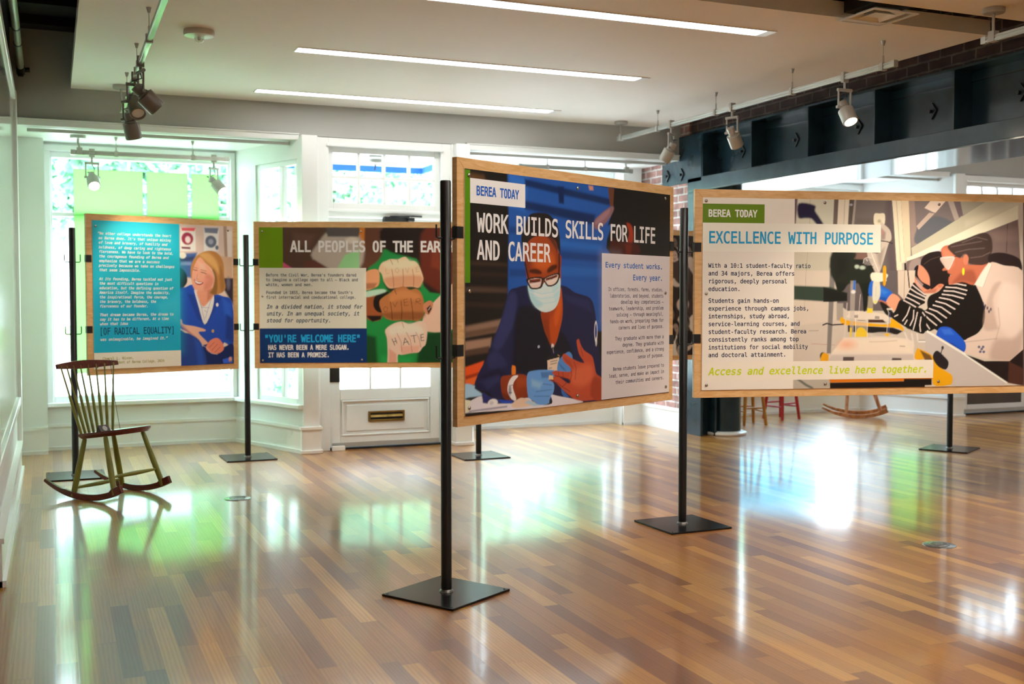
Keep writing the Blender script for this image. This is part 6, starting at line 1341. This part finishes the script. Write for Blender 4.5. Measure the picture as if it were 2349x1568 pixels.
# ------------------------------------------------------------------ chairs and stools
def rocking_chair(label, mats):
    t = thing('rocking_chair', label, 'rocking chair', (0,0,0)); Rr = .75; tau = math.radians(7.7)
    paint, stain, leg_m = mats
    def up(p): x, z = p.x, p.z-Rr; return Vector((x*math.cos(tau)-z*math.sin(tau), p.y, x*math.sin(tau)+z*math.cos(tau)+Rr))
    for s in (-1, 1):
        y = s*.214; n = 26; vs = []; fs = []
        for i in range(n+1):
            a = -.658+(.978)*i/n; th = .036*(.55+.45*min(1, i/7)) if i < 7 else .040
            if i > n-4: th = .052
            ri = Rr-th
            for r_ in (Rr, ri):
                for w in (-.012, .012): vs.append((r_*math.sin(a), y+w, Rr-r_*math.cos(a)))
        for i in range(n):
            b = i*4; fs += [(b, b+1, b+5, b+4), (b+2, b+6, b+7, b+3), (b, b+4, b+6, b+2), (b+1, b+3, b+7, b+5)]
        fs += [(0, 2, 3, 1), (n*4, n*4+1, n*4+3, n*4+2)]
        m = MB(); m.add(vs, fs); m.map(up).build('rocker', stain, t, bevel=.003)
        for xt, yt, xb in ((-.146, .124, -.2116), (.083, .163, .1607)):
            zb = Rr-math.sqrt(Rr*Rr-xb*xb)+.008; a = Vector((xb, y, zb)); b = Vector((xt, s*yt, .405)); q = lambda f: a+(b-a)*f
            MB().tube([q(0), q(.15), q(.5), q(.9), q(.985), q(1)], [.016, .0185, .0195, .016, .0145, .011], n=14).map(up).build('leg', paint, t, smooth=True)
    for xb, xt, yb, yt, f in ((.1607, .083, .214, .163, .30), (-.2116, -.146, .214, .124, .17)):
        x = xb+(xt-xb)*f; yy = yb+(yt-yb)*f; z = .03+.37*f
        MB().tube([(x, -yy, z), (x, -yy*.5, z), (x, 0, z), (x, yy*.5, z), (x, yy, z)], [.007, .0125, .015, .0125, .007], n=12).map(up).build('stretcher', paint, t, smooth=True)
    out = [(-.19, -.125), (-.195, 0), (-.19, .125), (-.165, .158), (-.06, .168), (.09, .172), (.175, .15), (.212, .09), (.222, 0), (.212, -.09), (.175, -.15), (.09, -.172), (-.06, -.168), (-.165, -.158)]
    k = len(out); vs = [(x*.93, y*.90, .405) for x, y in out]+[(x, y, .425) for x, y in out]+[(x, y, .440) for x, y in out]+[(x*.8, y*.8, .438) for x, y in out]+[(x*.45+.01, y*.45, .431) for x, y in out]
    fs = [tuple(range(k-1, -1, -1)), tuple(range(4*k, 5*k))]
    for r_ in range(4): fs += [(r_*k+i, r_*k+(i+1) % k, (r_+1)*k+(i+1) % k, (r_+1)*k+i) for i in range(k)]
    m = MB(); m.add(vs, fs); m.map(up).build('seat', stain, t, smooth=True)
    for i in range(8):
        f = i/7*2-1; a = Vector((-.172+.012*f*f, f*.135, .432)); b = Vector((-.212+.035*f*f, f*.225, .885)); q = lambda g: a+(b-a)*g
        MB().tube([q(0), q(.25), q(.50), q(.58), q(.60), q(1.03)], [.0085, .0105, .0095, .0085, .0062, .0052], n=10).map(up).build('spindle', paint, t, smooth=True)
    vs = []; n = 16
    for i in range(n+1):
        f = i/n*2-1; x = -.216+.042*f*f; h0 = .872; h1 = .872+.056*(1-.38*abs(f)**1.5)+.004
        for w in (-.009, .009):
            vs += [(x+w, f*.262, h0+.008*abs(f)), (x+w-.004, f*.262, h1)]
    fs = [(0, 1, 3, 2), (n*4, n*4+2, n*4+3, n*4+1)]
    for i in range(n):
        b = i*4; fs += [(b, b+4, b+5, b+1), (b+2, b+3, b+7, b+6), (b+1, b+5, b+7, b+3), (b, b+2, b+6, b+4)]
    m = MB(); m.add(vs, fs); m.map(up).build('crest_rail', stain, t, bevel=.003)
    t['up'] = 0; del t['up']
    return t, up
rc, UP = rocking_chair('olive green rocking chair with red-brown seat, crest and rockers by the bay window', ('olive', 'rockerbrown', 'olive'))
rc.location = (.354, 7.825, 0); rc.rotation_euler = (0, 0, math.radians(-48.8))
dup(rc, (8.29, 9.86, 0), math.radians(-40), 'honey coloured rocking chair beyond the panels, only its rockers showing', mats={'olive_green_paint': 'honey', 'red_brown_stain': 'honey'})
RM = Matrix.Translation((.354, 7.825, 0)) @ Matrix.Rotation(math.radians(-48.8), 4, 'Z')
cd = thing('seat_card', 'small dark folded card with a round emblem on the green rocking chair seat', 'card', RM @ UP(Vector((-.10, .0, .437))))
mp = lambda p: RM @ UP(p)
m = MB(); m.add([(-.125, -.045, .433), (-.075, -.045, .433), (-.1, -.045, .480), (-.125, .04, .433), (-.075, .04, .433), (-.1, .04, .480)], [(0,1,2),(3,5,4),(0,2,5,3),(1,4,5,2),(0,3,4,1)]); m.map(mp).build('folded_card', 'card', cd)
m = MB().lathe([(0, .019), (.001, .019)], (-.0862, 0, .4565), (.88, 0, .47), n=20); m.map(mp).build('emblem', 'greydisc', cd)
m = MB().tube([(-.183, .19, .93), (-.166, .191, .905), (-.145, .165, .7), (-.09, .135, .438)], .0016, n=6); tag(m.map(mp).build('cord', 'cable', smooth=True), 'thin black cord running from the crest to the seat of the green rocking chair', 'cord')
def stool(label, loc, mat, rz, foot, h=.74):
    t = thing('stool', label, 'stool', loc); o = Vector(loc); a = Matrix.Rotation(rz, 3, 'Z')
    MB().lathe([(h-.03, .13), (h-.022, .155), (h-.004, .155), (h, .145)], o, n=28).build('seat', mat, t, smooth=True)
    P = [a @ Vector((sx*foot, sy*foot, 0)) for sx, sy in ((-1,-1),(1,-1),(1,1),(-1,1))]; Tp = [p*.48+CZ*(h-.028) for p in P]
    for p, q in zip(P, Tp): MB().tube([o+p, o+p*.8+q*.2, o+(p+q)/2, o+q], [.015, .0175, .018, .013], n=12).build('leg', mat, t, smooth=True)
    for i in range(4):
        f = .20 if i % 2 else .25; p = P[i]*(1-f)+Tp[i]*f; q = P[(i+1) % 4]*(1-f)+Tp[(i+1) % 4]*f
        MB().tube([o+p, o+(p*2+q)/3, o+(p+2*q)/3, o+q], [.006, .010, .010, .006], n=10).build('stretcher', mat, t, smooth=True)
stool('ochre wooden stool half hidden behind the round black column', (6.73, 9.68, 0), 'ochre', math.radians(-5), .128)
stool('red painted stool beyond the ochre stool', (7.36, 9.98, 0), 'red', math.radians(12), .135)
# floor outlets
for x, y, w in ((1.117, 7.369, 'in front of the bay window, right of the rocking chair'), (4.364, 4.524, 'at the right, under the wide laboratory panel')):
    t = thing('floor_outlet', 'round metal floor outlet cover %s' % w, 'floor outlet', (x, y, 0), 'floor outlets')
    MB().lathe([(0, .086), (.003, .085), (.0045, .080)], (x, y, 0), n=40).build('cover', 'brassplate', t, smooth=True)
    MB().lathe([(.0045, .052), (.006, .051), (.0062, .044), (.0046, .043)], (x, y, 0), n=32, cap0=False, cap1=False).build('ring', 'weld', t)
    MB().box(x-.03, x+.03, y-.012, y+.012, .0045, .0062).build('flap', 'weld', t)
for o in list(bpy.data.objects):
    if o.name.startswith('spot_beam'): pass
